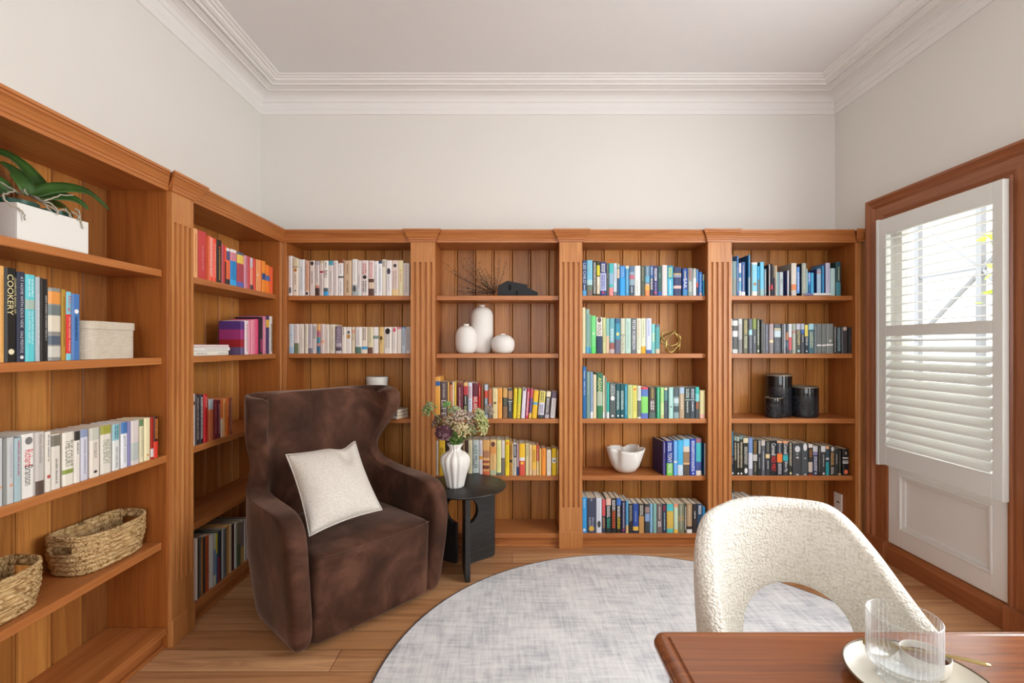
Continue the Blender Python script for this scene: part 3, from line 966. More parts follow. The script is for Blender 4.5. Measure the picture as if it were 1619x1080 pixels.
row('b4a', 'B', 0, 1150, 395, 13.5, 'on top shelf beside the window', '''
70,107,105,e8dcd0
110,203,245,7d9aa0|b.5-1:889088
206,246,125,4a7ab8|l.3-.9:ddd
249,300,285,e8e3e6|b.3-.45:3f90c0|b.55-.85:7cc5dc
303,388,260,3f5f98|l.1-.85:c0b5b0|b.88-1:ddd
452,492,110,4f9ad0|b.55-1:a8c8dc|c1f5f8a
496,527,285,4a4038
530,647,270,8ccfe5|b0-.06:e8e6e3|m.6-.7:a08870|b.87-1:efe5d8
650,692,350,38b0e8|b.45-1:7d8280
702,787,260,6fc5e8|b.8-1:9ac0c0|c2a5a70
790,838,410,7d8c98|l.1-.9:eee
890,918,310,cfc8c8|b.7-.85:f0a0a0|c2a3038
935,977,300,2a2c35|b.65-.8:e04858
985,1025,350,8f8270|b.4-1:3a3048
1028,1056,335,f0e3c8
1059,1108,475,88aab5
1110,1198,475,b5bfc5|L.3-.5:8a959c
1285,1318,440,e8e8ee|c34407a
1372,1483,285,dcd3c8|b.65-.83:e08a58|b.83-1:c8c0b8|c9a9a98
1488,1550,365,5f9ae8|L.2-.9:e8eefa
1595,1692,285,a5aaa0|l.1-.8:d0d0c0|c2f3440
1694,1716,405,b5dcdc
1719,1782,480,4a8ad0|L.05-.45:f0f0f5|b.6-1:306898
1790,1852,490,4fb0e0
1918,2008,405,a8c8e0|b0-.1:9aa0b8|b.12-.2:c09898|c2f3f78
2030,2066,345,4aa8e0
2108,2202,280,cfcde6|l.1-.7:a8a8c8|c7a82a8
2206,2310,395,b5d5d5
2328,2430,255,2a5058|l.15-.55:d8d8a8|b.6-1:4a8a98|c23403f''', lift={19: .016, 21: .016, 22: .016, 23: .016, 24: .016, 25: .016, 26: .016})
row('b4b', 'B', 1, 1150, 495, 15.42, 'in dark row above the black vases', '''
90,127,140,50605a|L.25-.95:eee|b0-.2:d5e0e5
130,262,140,5a5d5c|b.05-.2:dcdcd8|b.35-.52:e5e2e0|b.88-1:d5d8d5
272,372,140,b5b5b5|b0-.15:c5cccc|b.6-1:8a8a8a
393,508,135,6a6a5a|L.05-.45:d8c880|L.5-.85:d5d5b0
528,616,140,6a6f78|b.32-.47:a5d5dc|l.5-.85:9999aa
622,716,140,5a6066|b0-.3:8a9a50|l.5-.7:ccc
720,792,140,55604f|L.05-.75:d5d5c5|m.9-.96:eee
828,872,160,4f5350|l.1-.9:ccc
875,914,240,8a8a88
917,1012,265,62666f|l.05-.9:aaaabb
1030,1132,265,b5a5a8|b.55-.63:eadcb0|b.65-1:8f8a8c
1150,1312,265,5f6468|b.15-.2:d8d0a8|b.22-.45:c5d8dc|l.6-.9:889
1332,1376,265,5a5f66|l.05-.9:ccc
1388,1422,265,d0d3d8
1424,1490,265,45505a|b.28-.55:c08860|b.6-.8:5f7a90
1500,1578,265,e0e6ea|b.45-.88:dc6a72|b.88-1:6a6f72
1590,1680,260,a8b0a0|l.3-.9:e5e8e0|b.25-.33:c07a80
1684,1790,260,5a5d58|b0-.2:c5c5d5|T.23-.7:efe0a0:GOTHAM|m.88-.96:a8d0d0
1798,1886,260,52555c|b0-.2:b5bcd0|b.22-.33:4a70b8|l.38-.65:dcdcdc
1890,1978,272,2f3a4a|b.02-.42:e8d870|L.45-.72:e5e3e0|m.9-.95:eee
1990,2120,260,4a7080|b0-.2:a5d0dc|L.28-.8:d5dcb0
2126,2186,260,7d858a|l.1-.6:aaa
2192,2312,260,7a8080|b.7-.75:f5eff0
2320,2424,260,7d8382|b.7-.75:f5eff0
2428,2592,260,848a88|b.68-.74:f5eff0|m.53-.62:ccc
2596,2656,330,3f3f40|L.02-.95:dcd8d0
2676,2778,345,3a4850|L.02-.9:b0c8d0
2792,2940,335,48464a|m0-.15:d8c0b0
2966,3050,345,2d2b2b|l.3-.7:5a4a4a''')
row('b4d', 'B', 3, 1150, 675, 13.5, 'in black row below the black vases', '''
88,142,80,2a3a48|L.02-.55:5aa0c8|l.6-.75:d0a0a0|m.93-.98:eee
145,202,210,35352f|b0-.1:90a8a0|L.15-.6:e5dcc0
204,266,210,30302c|b0-.12:a8b0a0|L.17-.8:e8e0c8|m.93-.98:eee
268,336,200,33332e|b0-.08:7a9aa0|L.15-.8:e5dcbc|m.93-.98:eee
340,452,220,35352f|b.02-.15:dcd3b0|L.25-.7:d5d5cc|m.8-.95:e0e0e0
458,546,235,7a98c8|b.4-.82:d5d8e5|b.82-1:9a9aa5
550,648,270,3a3c34|L.05-.4:b88a4a|b.42-.6:c8c5c0|l.65-.9:b0b0a0
650,726,280,33383c|L.02-.4:e0e0e0|l.5-.8:bbb
729,812,290,60646a|b0-.15:d0c8c0|l.3-.85:ccc
824,914,300,45464a|b.38-.5:e8d0a0|l.05-.3:a09a80|l.58-.8:ddd
920,1060,295,2a2b2e|T.08-.42:eee:Cornwell|T.46-.88:e83a40:RED MIST
1066,1182,300,3a3c44|b0-.06:e8b890|t.08-.35:ddd:Cornwell|b.37-.62:f08038|L.65-.95:d5d5dc
1192,1306,300,383c42|b0-.07:e8a070|T.08-.38:eee:Cornwell|b.41-.58:40b0b8|T.6-.9:eee:Blow Fly
1312,1392,330,33342f|L.02-.72:e0d8c0|m.9-.98:ddd8b0
1404,1590,350,4a4c50|m.08-.28:d5d8dc|l.32-.35:ccc|m.42-.47:ddd|m.95-.99:eee
1596,1726,350,50565a|m0-.24:e8e5e6|m.45-.48:ddd|m.95-.99:eee
1738,1828,365,3a3835|b0-.12:e5e0dc|L.18-.42:c08038|b.58-.9:d5ccc0|b.97-1:d04028
1834,1938,410,3a4260|b0-.2:d0d0d5|b.22-.3:9a92c0|L.35-.85:e8e8f5|m.9-.95:eee
1948,1998,415,3a3532|l.05-.9:aaa
2006,2106,410,404145|b0-.2:dfe5e8|l.3-.7:ccc|m.9-.97:eee
2109,2182,410,3a5060|b0-.1:e8b080|b.4-.47:ccd0d0|b.55-1:38a5b0
2196,2296,410,35342f|m.02-.18:d8d8d8|L.22-.65:e8b878|L.72-.95:ddd
2299,2374,470,3a3c3c|l.2-.6:eee
2378,2432,470,33332e|l.1-.85:998|b.92-1:d8b890
2468,2596,475,232222|l.1-.2:ddd|b.32-.36:eee|b.44-.47:ddd|b.5-.55:ddd|m.78-.96:f07850''')
row('b4e', 'B', 4, 1150, 770, 10.0, 'on floor-level shelf behind the cream chair', '''
66,108,60,2f3a40|L.05-.9:ddd
112,158,180,39424e|l.1-.9:ccc
160,240,180,35405a|l.1-.9:dde
243,330,182,e0ddd6|l.1-.9:556
333,430,182,4a4f55|l.1-.9:ccc
433,530,225,3a3f45|l.1-.8:ccc
533,640,230,39424e|l.1-.9:ccc
643,760,232,8a7a6a|l.1-.9:ccc
763,860,235,445560|l.1-.9:ccc''')
row('l2a', 'L', 0, 300, 350, 9.0, 'in red-to-orange row by the corner', '''
22,44,60,3a3540
46,124,90,f0b07a|l.1-.9:d08850
130,245,125,c84a4a|l.3-.8:d88080|d.012
247,277,190,e07a50
280,334,210,e85a3a|L.02-.9:f4e8e0
336,386,240,e85038|l.1-.9:f0d0c0
390,461,255,2f2a26|m.15-.2:d04030|l.22-.95:c89a58
463,500,320,c04a52
502,524,345,e8502f|b.42-1:3a1818
526,580,375,e86a38|b0-.08:e5e3e0|b.08-.33:5a5a80|b.85-1:333
584,676,390,d88a98|b0-.08:ece5e0|b.32-.84:2f88c8|b.84-1:35a8e8
681,776,430,b04a55|b0-.07:5a6a88|b.07-.32:e8c860|b.85-1:5a68b8
780,825,480,d090a0|l.1-.9:a05060
828,866,495,c84a50
868,906,515,e89a80|b0-.3:c8c0c8|b.85-1:444
908,946,525,d03a28
952,984,540,e8a060|m.45-.52:eee
986,1026,545,f09058
1036,1086,560,f08f35|b.4-.6:305088
1090,1146,615,f0802f|b.38-.56:4a70b0
1152,1192,645,e8603a''')
row('l2b', 'L', 1, 280, 480, 4.5, 'in pink row beside the flat stack', '''
456,484,124,a03a78|b.0-.25:5a3a80|b.55-.78:a02830|b.78-1:6a5a80|w
486,512,120,e8d8dc|l.1-.9:d05070
513,530,120,d87a90
531,545,116,e090a0
546,562,112,d86a88
563,581,110,e04a78
584,612,95,2a2028|L.6-.95:d05090
614,635,90,d88098|l.1-.9:f0d0d8
637,659,88,4a3a68|b.1-.3:e0b040
661,681,90,e0d8d0|L.2-.95:4a3a38''', minh=.18)
row('l2c', 'L', 2, 280, 480, 4.5, 'in red row beside the armchair back', '''
98,132,645,e0d0c8|l.1-.9:c09a90|b.15-.22:6a4a40
134,164,652,3a2f30|l.05-.9:c0b0a8
166,188,650,2a2530|L.05-.9:e8e0e0
190,220,648,c02028|l.05-.3:f0c0c0
228,263,682,c8704a|b0-.25:a8b0b8
266,287,688,7a2028|l.1-.9:d0a0a0
289,312,690,5a1a28|L.1-.9:d8a0a0
314,330,684,d87030|b.5-1:e0c8b0
332,350,680,e0a060|l.1-.9:c06020
352,373,674,d86a28|l.1-.5:f0d0b0
377,396,670,8a4a38|l.1-.9:e0c8b0''', minh=.16)
row('l2e', 'L', 4, 300, 815, 8.0, 'on floor-level shelf left of the armchair', '''
2,20,350,d8d5d0
22,44,372,555a58|l.3-.7:aaa
47,72,335,e0d0c8
75,100,305,f0e8e0
103,123,290,3a3a38
126,148,288,6a6560|l.1-.9:aaa
150,164,300,c08040
168,200,280,4a4038
206,243,262,b05030
247,270,262,d8d3cc
273,300,250,a8a5a0
302,331,245,c8d0c0|b.3-.8:6a90c0
334,354,236,d8cf40|b.4-1:3a70b0
357,380,210,2a3a48|b.5-1:a03048
384,406,190,333
409,424,186,b5bcc0
427,471,178,7a7a78|l.1-.9:333
474,499,132,d09040
502,530,130,e0d0a8
533,566,116,4a1a1a
570,596,110,c0c0b8|l.3-.9:998
599,642,100,8a8268|b.5-1:5a6a50
645,690,90,8a7a78|b.6-1:c0a060
693,714,72,c8c0b8
716,742,62,e0d8d0
745,766,55,2a3030
768,802,56,1f2220
806,838,42,a8a098''', kind='magazine', rec=.01)
row('l1b', 'L', 1, 0, 410, 6.0, 'among cookbooks left of linen box', '''
-75,-2,55,8f5a3a
0,45,60,e3ad62|l.1-.9:c08a48
48,162,75,24221f|T.07-.5:e8dca8:COOKERY|t.1-.48:e8dca8:COMPLETE BOOK OF:.86|m.86-.92:e8e0c0
168,246,115,33374a|t.05-.62:d5d5dc:AT HOME WITH SOUS VIDE|t.66-.9:d5d5dc:DALE PRENTICE|m.93-.97:ddd
249,341,140,62c8d0|b.29-.4:a8bcb0|L.05-.25:c0e8ec|L.42-.8:b0e0e5
343,386,165,b5bcc2|l.2-.8:e5e8ea
388,416,175,3a3632
418,457,185,2c2a28|l.2-.75:ccc
460,586,265,8a8a85|b.05-.22:e0964a|b.24-.37:707a78|b.38-.6:d8cfbc|b.66-.78:556070|b.8-.95:c8c5bb
588,630,285,b88f38|l.1-.8:6a5020
632,682,305,d8362f|b0-.33:7cc8d8|S.05-.3:e03a30:OTK|t.37-.87:f0e0d8:EXTRA GOOD THINGS|b.9-1:7cc8d8
685,765,325,4a78b5|m.23-.3:eee|l.35-.7:1f4070''')
row('l1c', 'L', 2, 0, 640, 6.0, 'in pale row above the baskets', '''
-80,-30,330,b5bcc0
-27,33,325,c5c8cc|m.7-.74:d0a080
36,70,325,8a8c88
73,140,315,c5c8c8|m.70-.75:d0a080|l.1-.6:aab
146,211,320,a5bcc2|l.05-.6:b85a6a
214,331,285,e8e6e0|m.05-.17:777|T.25-.5:c8202c:Richard|T.5-.8:444:Branson
338,430,265,c5c0ba|t.05-.5:8a8580:Kate Grenville|b.78-1:5a4a42
434,490,260,e5e0d5|l.05-.5:777|m.72-.78:b05050
494,581,285,ddd8ce|b.02-.22:7a7568|l.45-.9:8a857c
600,706,270,e2ddd0|T.15-.65:6a6a58:THE COURT|b.7-.78:8a9a4a
709,767,255,e2ddd5|b0-.18:38352f|l.22-.45:333
772,842,240,d0d0dc|b0-.15:8a98b8|l.2-.9:99a
858,952,225,e3dace|b0-.25:c5c5b8|t.3-.62:7a7468:MAEVE BINCHY|m.86-.92:444
960,1062,205,e0dcd0|b0-.18:a0a045|T.3-.8:8a8a70:MAEVE BINCHY
1074,1141,190,e0e3e0|b0-.35:8fbcc5|L.03-.3:3a8090|t.5-.95:333:DON'T LOOK TWICE
1154,1214,170,e5e6ea|b0-.25:4a78b0|t.3-.9:5a7a8a:good woman
1216,1242,165,8a88b5
1245,1327,155,d5ccc8|b.5-.9:b8c0bc
1329,1366,145,e5dcb8|b0-.15:6a8a60|l.2-.9:998
1374,1431,130,ebe0b5|m.85-.9:c09050
1434,1462,122,a02818|b.75-.95:d0d0d0
1464,1506,118,4a2018|b.6-1:d84030|L.05-.55:e89040''')

NAMES = [('white', 'eeeae6'), ('cream', 'e6dcc0'), ('pale grey', 'd0d0d0'), ('grey', '8c8e8e'), ('dark grey', '505458'), ('black', '2a2a2a'), ('brown', '6a4a38'),
         ('tan', 'c8a478'), ('beige', 'd8c8b4'), ('pink', 'd98a9c'), ('red', 'c83a38'), ('maroon', '6a2430'), ('orange', 'e88840'), ('yellow', 'e8cc3c'),
         ('pale yellow', 'e6e0a0'), ('olive', '7a7a4a'), ('lime green', 'b8d070'), ('green', '5cb878'), ('dark green', '3a6a58'), ('mint', 'b0d8c8'), ('teal', '3f8f98'),
         ('dark teal', '2a5a60'), ('turquoise', '5cc0c0'), ('sky blue', '80c0e0'), ('bright blue', '3a98d8'), ('blue', '3f6fb0'), ('navy', '303a60'), ('pale blue', 'b8d0e0'),
         ('lavender', 'c8c4e0'), ('purple', '5a4a80'), ('mauve', '907888'), ('slate', '6a7a88'), ('magenta', 'b03a80'), ('peach', 'e8b898'), ('gold', 'd8b050'), ('sage', '90a890')]
def cname(h):
    if len(h) == 3:
        h = ''.join(c * 2 for c in h)
    a = [int(h[i:i + 2], 16) for i in (0, 2, 4)]
    best = min(NAMES, key=lambda nc: sum(w * (a[k] - int(nc[1][2 * k:2 * k + 2], 16)) ** 2 for k, w in enumerate((2, 4, 3))))
    return best[0]
ORD = ['first', 'second', 'third', 'fourth', 'fifth', 'sixth', 'seventh', 'eighth', 'ninth', 'tenth', 'eleventh', 'twelfth', 'thirteenth', 'fourteenth', 'fifteenth', 'sixteenth',
       'seventeenth', 'eighteenth', 'nineteenth', 'twentieth'] + ['twenty-' + w for w in ('first', 'second', 'third', 'fourth', 'fifth', 'sixth', 'seventh', 'eighth', 'ninth')] + ['thirtieth']

# words are turned into outlines first, while the scene is still small
TEXTS = {}
def text_mesh(s):
    if s in TEXTS:
        return TEXTS[s]
    cu = bpy.data.curves.new('lettering', 'FONT')
    cu.body = s
    cu.resolution_u = 3
    o = bpy.data.objects.new('lettering', cu)
    COL.objects.link(o)
    dg = bpy.context.evaluated_depsgraph_get()
    me = o.evaluated_get(dg).to_mesh()
    vs = [tuple(v.co) for v in me.vertices]
    fs = [tuple(p.vertices) for p in me.polygons]
    o.evaluated_get(dg).to_mesh_clear()
    bpy.data.objects.remove(o)
    bpy.data.curves.remove(cu)
    x0 = min(v[0] for v in vs); x1 = max(v[0] for v in vs); y0 = min(v[1] for v in vs); y1 = max(v[1] for v in vs)
    vs = [((v[0] - x0) / (x1 - x0), (v[1] - y0) / (y1 - y0)) for v in vs]
    TEXTS[s] = (vs, fs)
    return TEXTS[s]

BOOK_GAIN = 1.0
_bm = {}
def bmat(h):
    if h not in _bm:
        m = plain('print_' + h, hexlin(h, BOOK_GAIN)[:3], 0.42, 0.35)
        _bm[h] = m
    return _bm[h]
PAGES = plain('book_pages', 'e6d6ba', 0.85, 0.1)
PAGES_W = plain('book_pages_white', 'ebe2d2', 0.85, 0.1)

def parse(line):
    parts = line.split('|')
    a = parts[0].split(',')
    d = dict(x0=float(a[0]), x1=float(a[1]), top=float(a[2]), col=a[3], ex=[], lean=0.0, z=0.0, side=None, back=0.0)
    for e in parts[1:]:
        k = e[0]
        if k == 'w':
            d['wrap'] = True; continue
        if k == 'r':
            d['lean'] = float(e[1:]); continue
        if k == 'z':
            d['z'] = float(e[1:]); continue
        if k == 'c':
            d['side'] = e[1:]; continue
        if k == 'd':
            d['back'] = float(e[1:]); continue
        rng, rest = e[1:].split(':', 1)
        f0, f1 = rng.split('-')
        q = rest.split(':')
        d['ex'].append((k, float(f0), float(f1), q[0], q[1] if len(q) > 1 else None, float(q[2]) if len(q) > 2 else None))
    return d

def book_parts(d, t, H, D, seed, mag=False):
    """meshes of one book: cover, pages, spine print. x = thickness, y = depth (0 spine), z = up"""
    rr = random.Random(seed)
    bd = min(0.0014, t * 0.16)
    c = min(0.0035, t * 0.28) if not mag else 0.0004
    side = bmat(d['side'] or d['col'])
    base = bmat(d['col'])
    cuts = sorted({0.0, 1.0} | {max(0.0, min(1.0, f)) for k, f0, f1, *_ in d['ex'] if k == 'b' for f in (f0, f1)})
    cov = MB()
    out_ = [(0, D), (0, c), (t * 0.2, 0), (t * 0.8, 0), (t, c), (t, D)]
    inn = [(t - bd, D), (t - bd, c + bd), (bd, c + bd), (bd, D)]
    for a, b_ in zip(cuts[:-1], cuts[1:]):
        mid = (a + b_) / 2
        col = base
        for k, f0, f1, h, *_ in d['ex']:
            if k == 'b' and f0 <= mid <= f1:
                col = bmat(h)
        za, zb = H * (1 - b_), H * (1 - a)
        for i in range(5):
            (xa, ya), (xb, yb) = out_[i], out_[i + 1]
            cov.add([(xa, ya, za), (xb, yb, za), (xb, yb, zb), (xa, ya, zb)], [(0, 1, 2, 3)], side if i in (0, 4) and not d.get('wrap') else col)
    for i in range(3):
        (xa, ya), (xb, yb) = inn[i], inn[i + 1]
        cov.add([(xa, ya, 0), (xb, yb, 0), (xb, yb, H), (xa, ya, H)], [(0, 1, 2, 3)], side)
    ring = out_ + inn
    for z, fl in ((0, 1), (H, 0)):
        vs = [(x, y, z) for x, y in ring]
        fs = [(0, 1, 8, 9), (1, 2, 8), (2, 3, 7, 8), (3, 4, 7), (4, 5, 6, 7)]
        cov.add(vs, [f[::-1] if not fl else f for f in fs], side)
    cov.add([(0, D, 0), (bd, D, 0), (bd, D, H), (0, D, H)], [(0, 3, 2, 1)], side)
    cov.add([(t - bd, D, 0), (t, D, 0), (t, D, H), (t - bd, D, H)], [(0, 3, 2, 1)], side)
    pg = MB()
    pg.box(bd, t - bd, c + bd + 0.0003, D - 0.0025, 0.0012, H - 0.0016, PAGES if rr.random() < 0.7 else PAGES_W)
    pr = MB()
    yo = -0.0006
    def quad(xa, xb, za, zb, m):
        pr.add([(xa, yo, za), (xb, yo, za), (xb, yo, zb), (xa, yo, zb)], [(0, 1, 2, 3)], m)
    for k, f0, f1, h, s, sc_ in d['ex']:
        m = bmat(h) if k != 'b' else None
        za, zb = H * (1 - f1), H * (1 - f0)
        if k == 'm':
            w = min(t * 0.62, max((zb - za), 0.004))
            w = max(w, t * 0.34)
            n = 14
            pr.add([(t / 2 + w / 2 * math.cos(2 * PI * i / n), yo, (za + zb) / 2 + (zb - za) / 2 * math.sin(2 * PI * i / n)) for i in range(n)], [tuple(range(n))], m)
        elif k in 'lL':
            rows_ = [0.5] if k == 'l' else ([0.5] if t < 0.016 else [0.34, 0.66])
            hgt = t * (0.24 if k == 'l' else (0.5 if len(rows_) == 1 else 0.24))
            for rx in rows_:
                z = zb
                while z > za + 0.003:
                    wl = rr.uniform(0.006, 0.02)
                    zz = z
                    while zz > max(z - wl, za):
                        g = rr.uniform(0.0016, 0.0030)
                        hh = hgt * rr.choice((1, 0.72, 0.72, 0.85))
                        x0 = t * rx - hgt / 2
                        quad(x0, x0 + hh, zz - g * 0.72, zz, m)
                        if rr.random() < 0.4:
                            pass
                        zz -= g
                    z -= wl + rr.uniform(0.002, 0.004)
        elif k in 'tT':
            vs, fs = text_mesh(s)
            w = t * (0.66 if k == 'T' else 0.34)
            ctr = t * (sc_ if sc_ else 0.5)
            if sc_:
                w = t * 0.17; ctr = t * 0.84
            elif any(e[5] for e in d['ex'] if e[0] in 'tT'):
                w = t * 0.52; ctr = t * 0.42
            pr.add([(ctr - w / 2 + b_ * w, yo, zb - a * (zb - za)) for a, b_ in vs], fs, m)
        elif k == 'S':                    # letters stacked one above the other
            stp = (zb - za) / len(s)
            for i, ch in enumerate(s):
                vs, fs = text_mesh(ch)
                w = t * 0.62
                pr.add([(t / 2 - w / 2 + a * w, yo, zb - stp * (i + 0.9) + b_ * stp * 0.8) for a, b_ in vs], fs, m)
    return cov, pg, (pr if pr.v else None)

BOOKS = []
for key, run, shelf, ox, oy, k, where, txt, kw in ROWS:
    rec = REC[shelf] if 'rec' not in kw else kw['rec']
    lines = [x for x in txt.strip().split('\n') if x.strip()]
    prev_end = -99
    for i, ln in enumerate(lines):
        d = parse(ln)
        rr = random.Random(sum(key.encode()) * 131 + i * 17)
        v = rec + 0.004 + rr.uniform(0, 0.008) + d['back']
        px0, px1, py = ox + d['x0'] / k, ox + d['x1'] / k, oy + d['top'] / k
        zb = ZSH[shelf] + 0.0004 + kw.get('lift', {}).get(i, 0.0)
        if run == 'B':
            Y = BF + v
            u0, u1 = (px0 - CX) / F * Y, (px1 - CX) / F * Y
            H = EYE - (py - CY) / F * Y - zb
        else:
            X = LF - v
            u0, u1 = F * -X / (CX - px0), F * -X / (CX - px1)
            H = EYE - (py - CY) / F * u0 - zb
            H = max(H, kw.get('minh', 0.05))
        u0 = max(u0, prev_end + 0.0004)
        t = max(u1 - u0 - 0.0006, 0.005)
        if d['lean']:
            H = H / math.cos(R(d['lean']))
        if kw.get('kind') == 'magazine':
            D = 0.205
        else:
            D = max(0.105, min(0.2, H * 0.66))
        if d['side'] and run == 'B':
            D = min(0.2, max(D, 0.15))
        prev_end = u0 + t
        BOOKS.append(dict(d=d, key=key, run=run, i=i, n=len(lines), where=where, u=u0, v=v, z=zb, t=t, H=H, D=D,
                          area=(px1 - px0) * (H / (BF if run == 'B' else u0) * F), kind=kw.get('kind', 'book')))

def book_label(B):
    d = B['d']
    c = cname(d['col'])
    bands = [(f1 - f0, h) for kk, f0, f1, h, *_ in d['ex'] if kk == 'b' and cname(h) != c]
    let = [h for kk, f0, f1, h, *_ in d['ex'] if kk in 'tTLS' and cname(h) != c]
    em = [h for kk, f0, f1, h, *_ in d['ex'] if kk == 'm' and cname(h) != c]
    lead = c if B['H'] < 0.245 else 'tall ' + c
    if B['kind'] == 'magazine':
        lead = c
    if d['lean']:
        lead = 'leaning ' + c
    if bands:
        det = ' with %s band' % cname(max(bands)[1])
    elif let:
        det = ' with %s lettering' % cname(let[0])
    elif em:
        det = ' with %s emblem' % cname(em[0])
    else:
        det = ''
    o = ORD[B['i']] + ' from left'
    if B['i'] == 0:
        o = 'leftmost'
    elif B['i'] == B['n'] - 1:
        o = 'rightmost'
    s = '%s %s%s, %s %s' % (lead, B['kind'], det, o, B['where'])
    if len(s.split()) > 16:
        s = '%s %s, %s %s' % (lead, B['kind'], o, B['where'])
    return s

books_only = sorted([b for b in BOOKS if b['kind'] == 'book'], key=lambda b: -b['area'])
SMALL = {id(b) for b in books_only[300:]}
rest = MB()
for n_, B in enumerate(BOOKS):
    d = B['d']
    mag = B['kind'] == 'magazine'
    cov, pg, pr = book_parts(d, B['t'], B['H'], B['D'], n_ * 7 + 3, mag)
    ln = R(d['lean'])
    z = B['z'] + B['t'] * math.sin(ln)
    if B['run'] == 'B':
        loc, rz = (B['u'], BF + B['v'], z), 0.0
    else:
        loc, rz = (LF - B['v'], B['u'], z), PI / 2
    rot = (0, ln, rz + R(d['z']))
    if id(B) in SMALL:
        M = Matrix.Translation(loc) @ Euler(rot).to_matrix().to_4x4()
        for part in (cov, pg, pr):
            if part:
                o_ = len(rest.v)
                rest.v += [tuple(M @ Vector(p)) for p in part.v]
                rest.f += [tuple(a + o_ for a in f) for f in part.f]
                rest.m += [rest.mi(part.mats[q]) for q in part.m]
        continue
    ob = cov.build(B['kind'], None, loc=loc, rot=rot)
    tag(ob, book_label(B), B['kind'], ('magazines ' if mag else 'books ') + B['where'])
    pg.build('page_block', ob)
    if pr:
        pr.build('spine_print', ob)
if rest.v:
    o = rest.build('books')
    tag(o, 'remaining slim and half-hidden books between the larger ones on all shelves', 'books')
    o['kind'] = 'stuff'

# flat books: the stack on the left run, the flat one by the window, three behind the armchair
def flat_book(label, loc, rz, w, dep, h, col, group, ex=''):
    d = parse('0,1,0,' + col + ex)
    cov, pg, pr = book_parts(d, h, w, dep, 11)
    # lay it down: spine faces local -y, length along local x
    M = Matrix.Rotation(R(90), 4, 'Y')
    o = None
    for nm, part in (('book', cov), ('page_block', pg), ('spine_print', pr)):
        if part is None:
            continue
        part.v = [tuple(M @ Vector(p)) for p in part.v]          # z -> x, x -> -z
        part.v = [(x, y, zz + h) for x, y, zz in part.v]
        if nm == 'book':
            o = part.build('book', None, loc=loc, rot=(0, 0, rz))
            tag(o, label, 'book', group)
        else:
            part.build(nm, o)
    return o
zs = ZSH[1] + 0.0004
def lx(px, v=0.03):
    return F * (-LF + v) / (CX - px)
G = 'flat stack of books beside the pink row'
ya, yb = lx(302.5, .008), lx(368, .008)
flat_book('cream flat book, bottom of the stack of three beside pink books', (LF - 0.008 - .022, ya, zs), PI / 2, yb - ya, 0.19, 0.0215, 'ece8dc', G, '|t.04-.28:556655:Antiques|l.55-.8:999')
ya, yb = lx(306, .03), lx(365, .03)
flat_book('white flat book in the middle of the stack beside pink books', (LF - 0.035, ya, zs + 0.0222), PI / 2, yb - ya, 0.18, 0.0185, 'eeeae4', G, '|l.1-.7:bbb')
ya, yb = lx(308, .03), lx(364, .03)
flat_book('pale pink flat book on top of the stack beside pink books', (LF - 0.037, ya, zs + 0.0414), PI / 2, yb - ya, 0.17, 0.012, 'e6d3d2', G)
Y = BF + 0.006
flat_book('white book lying flat under blue books on shelf beside window', ((1273.3 - CX) / F * Y, BF + 0.003 + REC[0] - .015, ZSH[0] + 0.0004), 0, 41 / F * Y, 0.17, 0.0145, 'e6e2de', 'books on top shelf beside the window', '|b.68-1:6f74a8')
G = 'grey books behind the armchair wing'
for i, (dz, hh, nm) in enumerate(((0, .018, 'bottom'), (.0185, .02, 'middle'), (.039, .018, 'top'))):
    flat_book('grey flat book at %s of small pile behind armchair wing' % nm, (-0.83, BF + 0.022, ZSH[2] + 0.0004 + dz), R(-24 + i * 2), 0.13, 0.12, hh, ('b8b0a8', '8a847e', 'a39c94')[i], G)
# ribbon bookmarks peeping out of the books
def ribbon(label, pts, col, r=0.0016):
    b = MB(); b.tube(pts, r, plain('ribbon_' + col, col, 0.6), 6)
    tag(b.build('bookmark', smooth=True), label, 'bookmark')
Y = BF + 0.05
ribbon('orange looped bookmark on top of turquoise book, upper blue shelf', [unproj(962.3 + 4.0 * (1 - math.cos(a)) * 0.5, 412.5 - 3.2 * math.sin(a), Y) for a in [i * PI / 8 for i in range(17)]] + [unproj(966.5 + 4.0 * (1 - math.cos(a)) * 0.5, 412.5 - 3.2 * math.sin(a), Y) for a in [i * PI / 8 for i in range(17)]], 'd8602a')
ribbon('copper ribbon bookmark above cream book, green row beside gold ornament', [unproj(922.5, 487.5, Y), unproj(923.4, 483, Y), unproj(925, 480, Y), unproj(926, 478.6, Y)], 'b86a48', 0.002)
# ------------------------------------------------------------------ armchair
def velvet():
    m, n, l, p = new_mat('brown_velvet')
    tc = n.new('ShaderNodeTexCoord')
    src = tc.outputs['Object']
    a = noise(n, l, mapped(n, l, src, (6, 6, 5)), 1.0, 4, 0.55, 0.5)
    r = ramp(n, [(0.36, hexlin('39241a')), (0.52, hexlin('4c3125')), (0.70, hexlin('694737'))])
    l.new(a, r.inputs[0])
    l.new(r.outputs[0], p.inputs['Base Color'])
    p.inputs['Roughness'].default_value = 0.75
    p.inputs['Specular IOR Level'].default_value = 0.15
    p.inputs['Sheen Weight'].default_value = 0.45
    p.inputs['Sheen Roughness'].default_value = 0.35
    p.inputs['Sheen Tint'].default_value = (0.72, 0.54, 0.44, 1)
    g = noise(n, l, mapped(n, l, src, (7, 7, 7)), 1.0, 3)
    bump(n, l, p, g, 0.12, 0.02)
    return m
VELVET = velvet()

def smoothstep(a, b, x):
    t = max(0.0, min(1.0, (x - a) / (b - a)))
    return t * t * (3 - 2 * t)

